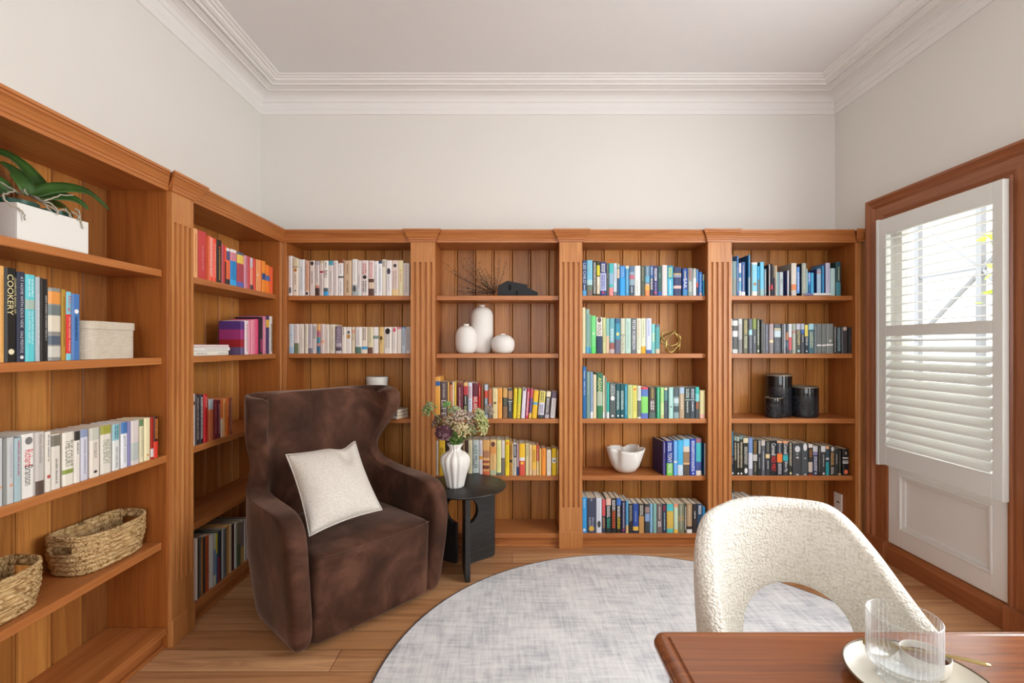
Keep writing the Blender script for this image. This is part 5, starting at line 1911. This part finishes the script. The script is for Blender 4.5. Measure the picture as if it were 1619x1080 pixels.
# plate, ribbed tumbler, salt bowl, spoon
PZ = 0.75
def tableware():
    STONE = plain('speckled_stoneware', 'dcd6c8', 0.35)
    RIM = plain('brown_glaze_rim', '6a5238', 0.4)
    t = thing('stoneware_plate', 'off-white stoneware plate with brown rim on the desk', 'plate', (0.592, 0.690, PZ))
    b = MB()
    b.lathe([(0.0, 0.0008), (0.060, 0.0008), (0.064, 0.003), (0.082, 0.009), (0.0915, 0.0165), (0.0925, 0.018)], STONE, 72)
    b.lathe([(0.0905, 0.0178), (0.080, 0.0105), (0.066, 0.006), (0.0, 0.0055)], STONE, 72)
    fix_normals(b.build('body', t, smooth=True))
    b = MB(); b.tube([(0.0915 * math.cos(2 * PI * i / 72), 0.0915 * math.sin(2 * PI * i / 72), 0.0178) for i in range(72)], 0.0017, RIM, 6, closed=True)
    b.build('rim', t, smooth=True)
    G, n, l, p = new_mat('ribbed_clear_glass')
    tr = n.new('ShaderNodeBsdfTransparent'); tr.inputs['Color'].default_value = (0.97, 0.98, 0.98, 1)
    gl = n.new('ShaderNodeBsdfGlossy'); gl.inputs['Roughness'].default_value = 0.1; gl.inputs['Color'].default_value = (0.95, 0.96, 0.97, 1)
    df = n.new('ShaderNodeBsdfDiffuse'); df.inputs['Color'].default_value = (0.85, 0.86, 0.86, 1)  # white mixed into the glass stands for light the ribs catch
    m1 = n.new('ShaderNodeMixShader'); m1.inputs[0].default_value = 0.55; l.new(gl.outputs[0], m1.inputs[1]); l.new(df.outputs[0], m1.inputs[2])
    lw = n.new('ShaderNodeLayerWeight'); lw.inputs['Blend'].default_value = 0.45
    mr = n.new('ShaderNodeMapRange'); mr.inputs['From Min'].default_value = 0.15; mr.inputs['To Min'].default_value = 0.03; mr.inputs['To Max'].default_value = 0.85
    l.new(lw.outputs['Facing'], mr.inputs['Value'])
    m2 = n.new('ShaderNodeMixShader'); l.new(mr.outputs[0], m2.inputs[0]); l.new(tr.outputs[0], m2.inputs[1]); l.new(m1.outputs[0], m2.inputs[2])
    l.new(m2.outputs[0], n['Material Output'].inputs['Surface']); n.remove(p)
    t = thing('ribbed_tumbler', 'clear ribbed glass tumbler with stepped foot standing on the plate', 'glass', (0.577, 0.700, PZ + 0.0058))
    b = MB()
    outer = [(0.0, 0.0004), (0.031, 0.0004), (0.0325, 0.003), (0.0325, 0.019), (0.034, 0.022), (0.043, 0.025), (0.0455, 0.030), (0.0455, 0.050), (0.0455, 0.093), (0.0455, 0.096), (0.0450, 0.0975)]
    inner = [(0.0440, 0.0975), (0.0434, 0.096), (0.0434, 0.034), (0.041, 0.029), (0.0, 0.026)]
    def rib(a, s):
        return 1.0
    nseg = 440
    vs = []; fs = []
    P = outer + inner
    for j, (r, z) in enumerate(P):
        amp = 0.042 if (0.003 < z < 0.0955 and j < len(outer)) else 0.0
        for i in range(nseg):
            a = 2 * PI * i / nseg
            k = 1 - amp * (0.5 - 0.5 * math.cos(44 * a))
            vs.append((r * k * math.cos(a), r * k * math.sin(a), z))
    for j in range(len(P) - 1):
        for i in range(nseg):
            k = (i + 1) % nseg
            fs.append((j * nseg + i, j * nseg + k, (j + 1) * nseg + k, (j + 1) * nseg + i))
    b.add(vs, fs, G)
    o = b.build('body', t, smooth=True)
    bm = bmesh.new(); bm.from_mesh(o.data); bmesh.ops.remove_doubles(bm, verts=bm.verts, dist=1e-6); bmesh.ops.recalc_face_normals(bm, faces=bm.faces); bm.to_mesh(o.data); bm.free()
    t = thing('pinch_bowl', 'small speckled cream pinch bowl of brown sugar behind the glass', 'bowl', (0.628, 0.722, PZ + 0.0062))
    b = MB()
    b.lathe([(0.0, 0.0002), (0.024, 0.0002), (0.028, 0.004), (0.031, 0.016), (0.0315, 0.027), (0.0305, 0.028), (0.0295, 0.027), (0.0285, 0.012), (0.0, 0.008)], STONE, 48)
    fix_normals(b.build('body', t, smooth=True))
    b = MB(); b.lathe([(0.0, 0.0215), (0.012, 0.021), (0.0288, 0.018)], plain('brown_sugar', '7a4a2a', 0.8), 32)
    b.build('sugar', t, smooth=True)
    BR = plain('aged_brass', 'a08850', 0.35, 0.5, metal=0.85)
    t = thing('brass_spoon', 'slim brass spoon resting across bowl and plate behind the glass', 'spoon', (0.0, 0.0, 0.0))
    p0 = Vector((0.560, 0.757, PZ + 0.0300)); p1 = Vector((0.694, 0.688, PZ + 0.0375))
    d = (p1 - p0); L = d.length; d.normalize()
    flat = d.cross(Vector((0, 0, 1))).normalized()
    b = MB()
    rows = []
    for i in range(25):
        q = i / 24
        side = (flat - Vector((0, 0, 0.7)) * (1 - smoothstep(0.2, 0.5, q))).normalized()
        if q < 0.28:
            w = 0.0135 * math.sqrt(max(0, 1 - ((q - 0.14) / 0.142) ** 2)) + 0.001
            sag = -0.006 * math.sin(PI * q / 0.28)
        else:
            w = 0.0028 + 0.002 * smoothstep(0.6, 1.0, q)
            sag = 0.002 * math.sin(PI * (q - 0.28) / 0.72)
        if q == 1:
            w *= 0.6
        c = p0 + d * (L * q) + Vector((0, 0, sag))
        rows.append([tuple(c - side * w), tuple(c - side * w * 0.4 - Vector((0, 0, 0.0012 if q < .28 else 0))), tuple(c + side * w * 0.4 - Vector((0, 0, 0.0012 if q < .28 else 0))), tuple(c + side * w)])
    b.grid(rows, BR)
    o = b.build('body', t, smooth=True)
    so = o.modifiers.new('thick', 'SOLIDIFY'); so.thickness = 0.0016
tableware()
# ------------------------------------------------------------------ things on the shelves
def on_back(x, shelf, v):
    """point on a back-run shelf: pixel column x, depth v behind the face"""
    Y = BF + v
    return ((x - CX) / F * Y, Y, ZSH[shelf] + 0.0005)
MATT = plain('matt_white_ceramic', 'e4e0da', 0.8, 0.2)

def lathe_thing(name, label, cat, loc, prof, mat, group=None, n=56, part='body', sm=True):
    t = thing(name, label, cat, loc, group=group)
    b = MB(); b.lathe(prof, mat, n)
    o = b.build(part, t, smooth=sm)
    fix_normals(o)
    return t
G = 'white bottle vases on one shelf'
def rounded(rb, rm, zl, zu, h, rn, nk):
    """bottle profile: base radius, body radius, body from zl to zu, total height, neck radius, neck length"""
    p = [(0.0, 0.0), (rb * 0.9, 0.0)]
    for k in range(1, 9):
        a = k / 8 * PI / 2
        p.append((rb * 0.9 + (rm - rb * 0.9) * math.sin(a), zl * (1 - math.cos(a))))
    top = h - nk
    for k in range(1, 10):
        a = k / 9 * PI / 2
        p.append((rn + (rm - rn) * math.cos(a), zu + (top - zu) * math.sin(a)))
    p += [(rn * 0.95, top + nk * 0.4), (rn * 1.06, h - 0.002), (rn * 1.02, h), (rn * 0.75, h), (rn * 0.7, h - 0.03)]
    return p
lathe_thing('bottle_vase', 'tall white bottle vase in the middle of the three', 'vase', on_back(762, 1, 0.155), rounded(0.056, 0.073, 0.10, 0.235, 0.314, 0.0185, 0.014), MATT, G)
lathe_thing('bottle_vase', 'egg-shaped white vase left of the tall white vase', 'vase', on_back(737, 1, 0.085), rounded(0.046, 0.068, 0.075, 0.10, 0.186, 0.018, 0.012), MATT, G)
lathe_thing('bottle_vase', 'squat round white vase right of the tall white vase', 'vase', on_back(795, 1, 0.085), rounded(0.046, 0.075, 0.058, 0.062, 0.125, 0.016, 0.008), MATT, G)

# black house ornament
def house():
    BK = plain('charred_black_wood', '1b1b1c', 0.6)
    t = thing('house_ornament', 'black wooden house-shaped ornament on the top shelf above white vases', 'ornament', on_back(787, 0, 0.06))
    Y = BF + 0.06
    s = Y / F
    pts = [(0, 0), (0, 16.5), (15, 24.5), (46.5, 18.5), (46.5, 14), (63.5, 6), (63.5, 0)]
    b = MB()
    poly = [(x * s, z * s) for x, z in pts]
    n = len(poly); d = 0.075
    vs = [(x, 0, z) for x, z in poly] + [(x, d, z) for x, z in poly]
    b.add(vs, [(i, n + i, n + (i + 1) % n, (i + 1) % n) for i in range(n)] + [tuple(range(n)), tuple(range(2 * n - 1, n - 1, -1))], BK)
    fix_normals(b.build('body', t, bevel=0.0015))
    DK = plain('black_recess', '060606', 0.9)
    for nm, (xa, xb, za, zb) in (('window', (17, 21, 9.5, 18)), ('doorway', (29, 31.5, 0.3, 8.5))):
        b = MB(); b.box(xa * s, xb * s, -0.0012, 0.004, za * s, zb * s, DK); b.build(nm, t)
house()

# dried twigs lying beside it
def twigs():
    TW = plain('dark_dry_twig', '3a2418', 0.8)
    SD = plain('pale_dry_buds', 'c8b090', 0.8)
    base = Vector(on_back(785, 0, 0.10)) + Vector((-0.012, 0, 0.022))
    t = thing('dried_twigs', 'bunch of fine dried twigs with tiny buds beside black house', 'dried twigs', base)
    rr = random.Random(12)
    b = MB(); sd = MB()
    Y0 = BF + 0.10
    tips = [(700, 414), (704, 424), (716, 432), (728, 414), (735, 410), (742, 409), (748, 414), (756, 416), (768, 426), (780, 418), (789, 412), (801, 410), (733, 424), (745, 424), (756, 428), (764, 436),
            (728, 452), (740, 446), (748, 440), (730, 464), (742, 462), (752, 465), (738, 456), (758, 452), (774, 434), (718, 460), (762, 464)]
    for (x, y) in tips:
        tp = unproj(x, y, Y0 + rr.uniform(-.05, .11)) - base
        tp.z = max(tp.z, -0.018)
        m = tp * 0.5 + Vector((rr.uniform(-.02, .02), rr.uniform(-.02, .02), -abs(tp.z) * 0.18 + rr.uniform(-.005, .012)))
        m.z = max(m.z, -0.018)
        pts = []
        for i in range(11):
            q = i / 10
            p = m * 2 * q * (1 - q) + tp * q * q
            p += Vector((rr.uniform(-1, 1), rr.uniform(-1, 1), rr.uniform(-1, 1))) * 0.003 * min(q * 3, 1)
            p.z = max(p.z, -0.0185)
            pts.append(p)
        b.tube(pts, [0.0016 - 0.0011 * i / 10 for i in range(11)], TW, 5)
        for i in range(3, 11):
            for _ in range(3):
                d = Vector((rr.uniform(-1, 1), rr.uniform(-.6, .6), rr.uniform(-.5, 1))).normalized() * rr.uniform(0.008, 0.026)
                q = pts[i] + d
                q.z = max(q.z, -0.0185)
                b.tube([pts[i], q], [0.0007, 0.0004], TW, 4)
                if rr.random() < 0.7:
                    sd.ball(q, rr.uniform(0.0014, 0.0026), SD, 5, 3)
    b.build('stems', t, smooth=True)
    sd.build('buds', t, smooth=True)['kind'] = 'stuff'
twigs()

# gold wire ornament: three rounded loops crossing one another
def wire_ornament():
    GD = plain('polished_gold_metal', 'd9bb74', 0.35, 0.5, metal=0.9)
    c = Vector(on_back(1061, 1, 0.085)) + Vector((0.004, 0, 0.0795))
    t = thing('wire_ornament', 'gold wire ornament of crossing rounded loops beside green books', 'ornament', c)
    for k, (e, s) in enumerate((((R(82), R(8), R(12)), 1.0), ((R(60), R(20), R(118)), 1.0), ((R(60), R(-30), R(240)), 1.0))):
        pts = []
        Rm = Euler(e).to_matrix()
        for i in range(48):
            a = 2 * PI * i / 48
            r = 0.0600 * (1 + 0.20 * math.cos(3 * a + PI) + 0.035 * math.cos(6 * a))     # soft triangle
            p = Vector((r * math.cos(a + PI / 2), r * math.sin(a + PI / 2), 0.010 * math.cos(3 * a)))
            pts.append(Rm @ p)
        b = MB(); b.tube(pts, 0.0048, GD, 8, closed=True)
        o = b.build('loop', t, smooth=True)
wire_ornament()

# three black glazed cylinder vases
def glaze():
    m, n, l, p = new_mat('black_reactive_glaze')
    tc = n.new('ShaderNodeTexCoord')
    sep = n.new('ShaderNodeSeparateXYZ'); l.new(tc.outputs['Generated'], sep.inputs[0])
    g = noise(n, l, tc.outputs['Object'], 90, 3)
    r = ramp(n, [(0.3, hexlin('121316')), (0.7, hexlin('2a2e35'))]); l.new(g, r.inputs[0])
    st = nd(n, 'ShaderNodeMath', operation='GREATER_THAN'); l.new(sep.outputs[2], st.inputs[0]); st.inputs[1].default_value = 0.70
    c = mixrgb(n, l, 'MIX', st.outputs[0], r.outputs[0], hexlin('121315'))
    st2 = nd(n, 'ShaderNodeMath', operation='GREATER_THAN'); l.new(sep.outputs[2], st2.inputs[0]); st2.inputs[1].default_value = 0.955
    c = mixrgb(n, l, 'MIX', st2.outputs[0], c, hexlin('7a6a58'))
    l.new(c, p.inputs['Base Color'])
    rg = n.new('ShaderNodeMapRange'); l.new(st.outputs[0], rg.inputs['Value'])
    rg.inputs['To Min'].default_value = 0.22; rg.inputs['To Max'].default_value = 0.07
    l.new(rg.outputs[0], p.inputs['Roughness'])
    p.inputs['Specular IOR Level'].default_value = 0.6
    return m
GLZ = glaze()
G = 'black glazed vases'
def cyl(r, h):
    return [(0.0, 0.0), (r * 0.9, 0.0), (r * 0.965, 0.004), (r, 0.012), (r, h - 0.012), (r * 0.985, h - 0.003), (r * 0.95, h), (r * 0.90, h - 0.003), (r * 0.89, h - 0.02), (r * 0.88, 0.02), (0.0, 0.015)]
lathe_thing('cylinder_vase', 'tallest of the three black glazed cylinder vases', 'vase', on_back(1231, 2, 0.125), cyl(0.077, 0.27), GLZ, G)
lathe_thing('cylinder_vase', 'smallest black glazed vase, in front of the tallest one', 'vase', on_back(1223.5, 2, -0.0 + 0.056), cyl(0.0525, 0.128), GLZ, G).location.y -= 0.0
lathe_thing('cylinder_vase', 'wide medium-height black glazed vase, right one of the three', 'vase', on_back(1271.5, 2, 0.095), cyl(0.080, 0.195), GLZ, G)

# white wavy bowl
def wavy():
    t = thing('wavy_bowl', 'white ceramic bowl with folded wavy rim beside blue books', 'bowl', on_back(988.5, 3, 0.122))
    b = MB()
    prof = [(0.0, 0.0), (0.045, 0.0), (0.066, 0.012), (0.088, 0.045), (0.101, 0.090), (0.109, 0.132), (0.111, 0.150)]
    NA = 110
    def shape(r, z, a, inset=0.0):
        f = (z / 0.15)
        w = 1 - 2 * (0.5 - 0.5 * math.cos(5 * a + 2.2)) ** 3.2      # broad lobes, narrow folds
        k = 1 + f * f * (0.15 * (w - 0.35) + 0.03 * math.cos(2 * a + 1.0))
        zz = z + f ** 3 * (0.004 * w + 0.007 * math.cos(2 * a - 0.6))
        rr = r * k - inset
        return (rr * math.cos(a), rr * math.sin(a), zz)
    rows = [[shape(r, z, 2 * PI * i / NA) for i in range(NA)] for r, z in prof]
    rows += [[shape(0.1095, 0.1515, 2 * PI * i / NA, 0.004) for i in range(NA)]]
    rows += [[shape(max(r - 0.0075, 0.0), max(z, 0.008), 2 * PI * i / NA) for i in range(NA)] for r, z in prof[::-1]]
    b.grid(rows, CER, closed=True)
    fix_normals(b.build('body', t, smooth=True))
wavy()

# round lidded boxes behind the armchair
BOXW = plain('off_white_board', 'ddd8ce', 0.7)
def round_box(label, loc, r, h, lid):
    t = thing('round_box', label, 'box', loc)
    b = MB(); b.lathe([(0, 0.0), (r - 0.003, 0.0), (r - 0.003, h - 0.004), (0, h - 0.004)], BOXW, 56); b.build('body', t, autosmooth=30, smooth=True)
    b = MB(); b.lathe([(r - 0.002, h - lid), (r, h - lid), (r, h - 0.002), (r - 0.002, h), (0, h)], BOXW, 56); b.build('lid', t, autosmooth=30, smooth=True)
p = on_back(596.5, 2, 0.115)
round_box('larger white lidded round box, half hidden behind the armchair back', (p[0] + 0.014, p[1], p[2]), 0.092, 0.135, 0.03)
round_box('small white lidded round box showing above the armchair back', (p[0], p[1], p[2] + 0.1352), 0.070, 0.118, 0.025)

# linen storage box
def linen_box():
    m, n, l, p = new_mat('natural_linen')
    tc = n.new('ShaderNodeTexCoord'); src = tc.outputs['Object']
    a = noise(n, l, mapped(n, l, src, (40, 40, 700)), 1.0, 2); c = noise(n, l, mapped(n, l, src, (700, 700, 40)), 1.0, 2)
    ad = nd(n, 'ShaderNodeMath', operation='ADD'); l.new(a, ad.inputs[0]); l.new(c, ad.inputs[1])
    r = ramp(n, [(0.35, hexlin('b7aa96')), (0.65, hexlin('d6ccbc'))])
    hf = nd(n, 'ShaderNodeMath', operation='MULTIPLY'); l.new(ad.outputs[0], hf.inputs[0]); hf.inputs[1].default_value = 0.5
    l.new(hf.outputs[0], r.inputs[0]); l.new(r.outputs[0], p.inputs['Base Color'])
    p.inputs['Roughness'].default_value = 0.9; p.inputs['Specular IOR Level'].default_value = 0.1
    t = thing('storage_box', 'lidded natural linen storage box beside the cookbooks', 'box', (LF - 0.125, 1.742, ZSH[1] + 0.0005))
    def rrect(hx, hy, rc):
        pts = []
        for (sx, sy, st) in ((1, 1, 0), (-1, 1, 90), (-1, -1, 180), (1, -1, 270)):
            for k in range(9):
                a_ = R(st + 90 * k / 8)
                pts.append((sx * (hx - rc) + rc * math.cos(a_), sy * (hy - rc) + rc * math.sin(a_)))
        return pts
    b = MB(); b.prism(rrect(0.090, 0.117, 0.045), 0.0, 0.125, m); b.build('body', t)
    b = MB(); b.prism(rrect(0.094, 0.121, 0.049), 0.106, 0.1345, m); b.build('lid', t, bevel=0.002)
linen_box()

# woven baskets
def basket_mat():
    m, n, l, p = new_mat('braided_seagrass')
    tc = n.new('ShaderNodeTexCoord'); src = tc.outputs['UV']
    v = n.new('ShaderNodeTexVoronoi'); l.new(mapped(n, l, src, (110, 170, 1), rot=(0, 0, R(20))), v.inputs['Vector']); v.inputs['Scale'].default_value = 1.0
    g = noise(n, l, mapped(n, l, src, (30, 120, 1)), 1.0, 3)
    r = ramp(n, [(0.0, hexlin('ead4aa')), (0.55, hexlin('cfae7c')), (0.9, hexlin('8e6a3e'))]); l.new(v.outputs['Distance'], r.inputs[0])
    r2 = ramp(n, [(0.35, (0.72, 0.66, 0.58)), (0.65, (1.12, 1.1, 1.06))]); l.new(g, r2.inputs[0])
    c = mixrgb(n, l, 'MULTIPLY', 1.0, r.outputs[0], r2.outputs[0])
    l.new(c, p.inputs['Base Color'])
    p.inputs['Roughness'].default_value = 0.85; p.inputs['Specular IOR Level'].default_value = 0.15
    b = nd(n, 'ShaderNodeMath', operation='SUBTRACT'); b.inputs[0].default_value = 1.0; l.new(v.outputs['Distance'], b.inputs[1])
    bump(n, l, p, b.outputs[0], 0.9, 0.006)
    return m
SEA = basket_mat()
def basket(label, loc, hx, hy, h, rz=0.0):
    t = thing('woven_basket', label, 'basket', loc, (0, 0, rz), 'woven seagrass baskets on the low shelf')
    NA, NZ = 112, 56
    coils = 8
    def ring(z, rc, k, inset=0.0):
        pts = []
        ax, ay = hx * k - inset, hy * k - inset
        for i in range(NA):
            a = 2 * PI * i / NA
            ca, sa = math.cos(a), math.sin(a)
            e = 0.62
            pts.append((ax * math.copysign(abs(ca) ** e, ca), ay * math.copysign(abs(sa) ** e, sa), z))
        return pts
    rows = []
    for j in range(NZ + 1):
        f = j / NZ
        z = f * h
        k = 0.90 + 0.10 * smoothstep(0, 0.6, f)
        bulge = 0.0065 * abs(math.sin(PI * coils * f)) - 0.0015
        pts = []
        for i, (x, y, zz) in enumerate(ring(z, 0, k)):
            q = Vector((x, y)); q = q + q.normalized() * bulge
            tw = 0.0012 * math.sin(2 * PI * i / NA * 46 + int(f * coils) * 1.7)
            q = q + q.normalized() * tw
            zz2 = z + (0.010 * (abs(y) / hy) ** 3 - 0.006) * f
            pts.append((q.x, q.y, zz2))
        rows.append(pts)
    b = MB()
    vs = [p for r_ in rows for p in r_]
    fs = []
    for j in range(NZ):
        for i in range(NA):
            k2 = (i + 1) % NA
            # handle slots in the two short ends
            mx = (rows[j][i][0] + rows[j][k2][0]) / 2; my = (rows[j][i][1] + rows[j][k2][1]) / 2
            f = (j + 0.5) / NZ
            if abs(my) > hy * 0.80 and (abs(mx) / (hx * 0.46)) ** 4 + (abs(f - 0.70) / 0.115) ** 4 < 1:
                continue
            fs.append((j * NA + i, j * NA + k2, (j + 1) * NA + k2, (j + 1) * NA + i))
    b.add(vs, fs, SEA)
    o = b.build('body', t, smooth=True)
    bm = bmesh.new(); bm.from_mesh(o.data)
    uvl = bm.loops.layers.uv.new('UVMap'); bm.verts.ensure_lookup_table()
    per = 2 * (hx + hy) * 1.7
    for f in bm.faces:
        ii = [lp.vert.index % NA for lp in f.loops]
        for lp in f.loops:
            i = lp.vert.index % NA
            if max(ii) - min(ii) > NA / 2 and i < NA / 2:
                i += NA
            lp[uvl].uv = (i / NA * per, lp.vert.co.z)
    bm.to_mesh(o.data); bm.free()
    so = o.modifiers.new('thick', 'SOLIDIFY'); so.thickness = 0.009; so.offset = -1
    b = MB(); pts = ring(0.004, 0, 0.90, 0.004)
    b.add(pts, [tuple(range(NA))], SEA); b.add([(x, y, 0.0) for x, y, _ in pts], [tuple(range(NA - 1, -1, -1))], SEA)
    b.build('base', t)
    b = MB(); b.tube(rows[-1], 0.0065, SEA, 8, closed=True)
    o = b.build('rim', t, smooth=True)
    bm = bmesh.new(); bm.from_mesh(o.data); uvl = bm.loops.layers.uv.new('UVMap')
    for f in bm.faces:
        for lp in f.loops:
            c = lp.vert.co; lp[uvl].uv = (math.atan2(c.y / hy, c.x / hx) * 0.14, c.z + c.x * 0.1)
    bm.to_mesh(o.data); bm.free()
zb = ZSH[3] + 0.001
basket('oval woven seagrass basket with handle slots, beside the fluted post', (-1.563, 1.795, zb), 0.092, 0.148, 0.136, R(-4))
basket('woven seagrass basket at the frame edge, only its end showing', (-1.563, 1.372, zb), 0.092, 0.146, 0.134, R(-4))

# planter box with orchids
def planter():
    PW = plain('white_planter_gloss', 'e4e2dc', 0.45)
    x0, x1 = LF - 0.180, LF - 0.026
    y0, y1 = 1.392, 1.626
    z0 = ZSH[0] + 0.0005
    h = 0.108
    t = thing('planter_box', 'white rectangular planter box on top shelf holding orchids', 'planter', ((x0 + x1) / 2, (y0 + y1) / 2, z0))
    hx, hy, w = (x1 - x0) / 2, (y1 - y0) / 2, 0.004
    b = MB()
    b.box(-hx, hx, -hy, hy, 0, w, PW)
    b.box(-hx, -hx + w, -hy, hy, w, h, PW); b.box(hx - w, hx, -hy, hy, w, h, PW)
    b.box(-hx + w, hx - w, -hy, -hy + w, w, h, PW); b.box(-hx + w, hx - w, hy - w, hy, w, h, PW)
    b.build('body', t, bevel=0.001)
    POT = plain('dark_green_plastic_pot', '1d4a3a', 0.3)
    BARK = plain('orchid_bark', '5a3a24', 0.9)
    LF_ = []
    m, n, l, p_ = new_mat('orchid_leaf')
    tc = n.new('ShaderNodeTexCoord')
    g = noise(n, l, mapped(n, l, tc.outputs['Object'], (12, 12, 12)), 1.0, 3)
    r = ramp(n, [(0.3, hexlin('1f3a1a')), (0.7, hexlin('426a2c'))]); l.new(g, r.inputs[0]); l.new(r.outputs[0], p_.inputs['Base Color'])
    p_.inputs['Roughness'].default_value = 0.35
    LEAF = m
    ROOT = plain('pale_aerial_root', 'a8a090', 0.8)
    def leaf(base, pts, w):
        """pts: image points with depths -> arching strap leaf"""
        P = [Vector(q) for q in pts]
        N = 16
        def cr(q):
            s = q * (len(P) - 1); i = min(int(s), len(P) - 2); f = s - i
            a = P[max(i - 1, 0)]; b_ = P[i]; c = P[i + 1]; d = P[min(i + 2, len(P) - 1)]
            return 0.5 * ((2 * b_) + (c - a) * f + (2 * a - 5 * b_ + 4 * c - d) * f * f + (3 * b_ - a - 3 * c + d) * f ** 3)
        rows = []
        for i in range(N + 1):
            q = i / N
            c = cr(q); tg = (cr(min(q + .02, 1)) - cr(max(q - .02, 0))).normalized()
            sd = tg.cross(Vector((0.85, -0.35, 0.75))).normalized()
            up = sd.cross(tg)
            ww = 1.25 * w * (math.sin(PI * min(0.08 + 0.92 * q, 1) ** 0.8) ** 0.55 if q < 1 else 0.02)
            rows.append([tuple(c - sd * ww + up * ww * 0.25 - base), tuple(c - sd * ww * 0.5 + up * ww * .06 - base), tuple(c - base), tuple(c + sd * ww * 0.5 + up * ww * .06 - base), tuple(c + sd * ww + up * ww * 0.25 - base)])
        b = MB(); b.grid(rows, LEAF)
        return b
    def orchid(label, py, leaves, roots, seed):
        base = Vector(((x0 + x1) / 2 + 0.01, py, z0 + 0.006))
        t = thing('orchid', label, 'orchid plant', base, group='orchids in the white planter')
        b = MB(); b.lathe([(0.0, 0.0), (0.040, 0.0), (0.050, 0.108), (0.053, 0.109), (0.053, 0.120), (0.050, 0.120), (0.046, 0.098)], POT, 32)
        fix_normals(b.build('pot', t, smooth=True, autosmooth=40))
        b = MB(); b.lathe([(0.0, 0.104), (0.03, 0.102), (0.047, 0.099)], BARK, 20); b.build('bark', t)
        for pts, w in leaves:
            o = leaf(base, pts, w).build('leaf', t, smooth=True)
            so = o.modifiers.new('thick', 'SOLIDIFY'); so.thickness = 0.002
        b = MB(); rr = random.Random(seed)
        for pts in roots:
            P = [Vector(q) - base for q in pts]
            Q = []
            for i in range(len(P) - 1):
                for k in range(4):
                    Q.append(P[i].lerp(P[i + 1], k / 4) + Vector((rr.uniform(-1, 1), rr.uniform(-1, 1), rr.uniform(-1, 1))) * 0.0022)
            Q.append(P[-1])
            b.tube(Q, [0.0030 - 0.0010 * i / len(Q) for i in range(len(Q))], ROOT, 6)
        b.build('aerial_roots', t, smooth=True)
    def q(x, y, X):
        Yd = X * F / (x - CX)
        return unproj(x, y, Yd)
    XM = -1.522
    c1 = q(47, 309, XM)
    orchid('orchid with long arching leaves in the right half of planter', 1.565,
           [([c1, q(80, 299, -1.50), q(112, 298, -1.485), q(142, 306, -1.47), q(173, 332, -1.455)], 0.017),
            ([c1, q(75, 310, -1.51), q(105, 312, -1.49), q(125, 319, -1.475), q(141, 332, -1.465)], 0.016),
            ([c1, q(38, 292, -1.53), q(22, 272, -1.55), q(0, 256, -1.56)], 0.020),
            ([c1, q(60, 294, -1.55), q(38, 266, -1.57), q(12, 246, -1.58), q(-14, 238, -1.59)], 0.022),
            ([c1, q(78, 322, -1.55), q(98, 325, -1.56), q(112, 336, -1.57)], 0.015)],
           [[c1, q(70, 318, -1.46), q(82, 313, -1.455), q(96, 308, -1.452), q(116, 309, -1.45)],
            [c1, q(66, 317, -1.47), q(80, 322, -1.455), q(91, 332, -1.445), q(92, 340, -1.444)],
            [c1, q(90, 333, -1.47), q(100, 331, -1.46), q(108, 336, -1.455), q(111, 344, -1.45)],
            [q(112, 335, -1.47), q(120, 338, -1.46), q(125, 345, -1.452), q(128, 352, -1.449), q(131, 362, -1.447)],
            [q(103, 330, -1.47), q(112, 341, -1.455), q(118, 348, -1.46)],
            [c1, q(60, 313, -1.50), q(72, 325, -1.47), q(82, 336, -1.46)],
            [q(118, 330, -1.47), q(125, 334, -1.46), q(127, 342, -1.455), q(122, 349, -1.452)]], 5)
    c2 = q(28, 306, XM)
    orchid('orchid at the frame edge in the left half of planter', 1.452,
           [([q(10, 306, -1.54), q(0, 290, -1.55), q(-18, 272, -1.56)], 0.018), ([q(8, 308, -1.54), q(-14, 300, -1.53), q(-40, 304, -1.52)], 0.017)],
           [[c2, q(24, 302, -1.48), q(14, 305, -1.465), q(4, 308, -1.455)],
            [c2, q(20, 298, -1.49), q(10, 294, -1.48), q(1, 288, -1.47)],
            [q(4, 308, -1.455), q(8, 317, -1.45), q(22, 326, -1.444), q(34, 333, -1.4435), q(39, 341, -1.4435), q(39, 348, -1.4435)],
            [c2, q(38, 300, -1.49), q(44, 308, -1.48)]], 9)
planter()
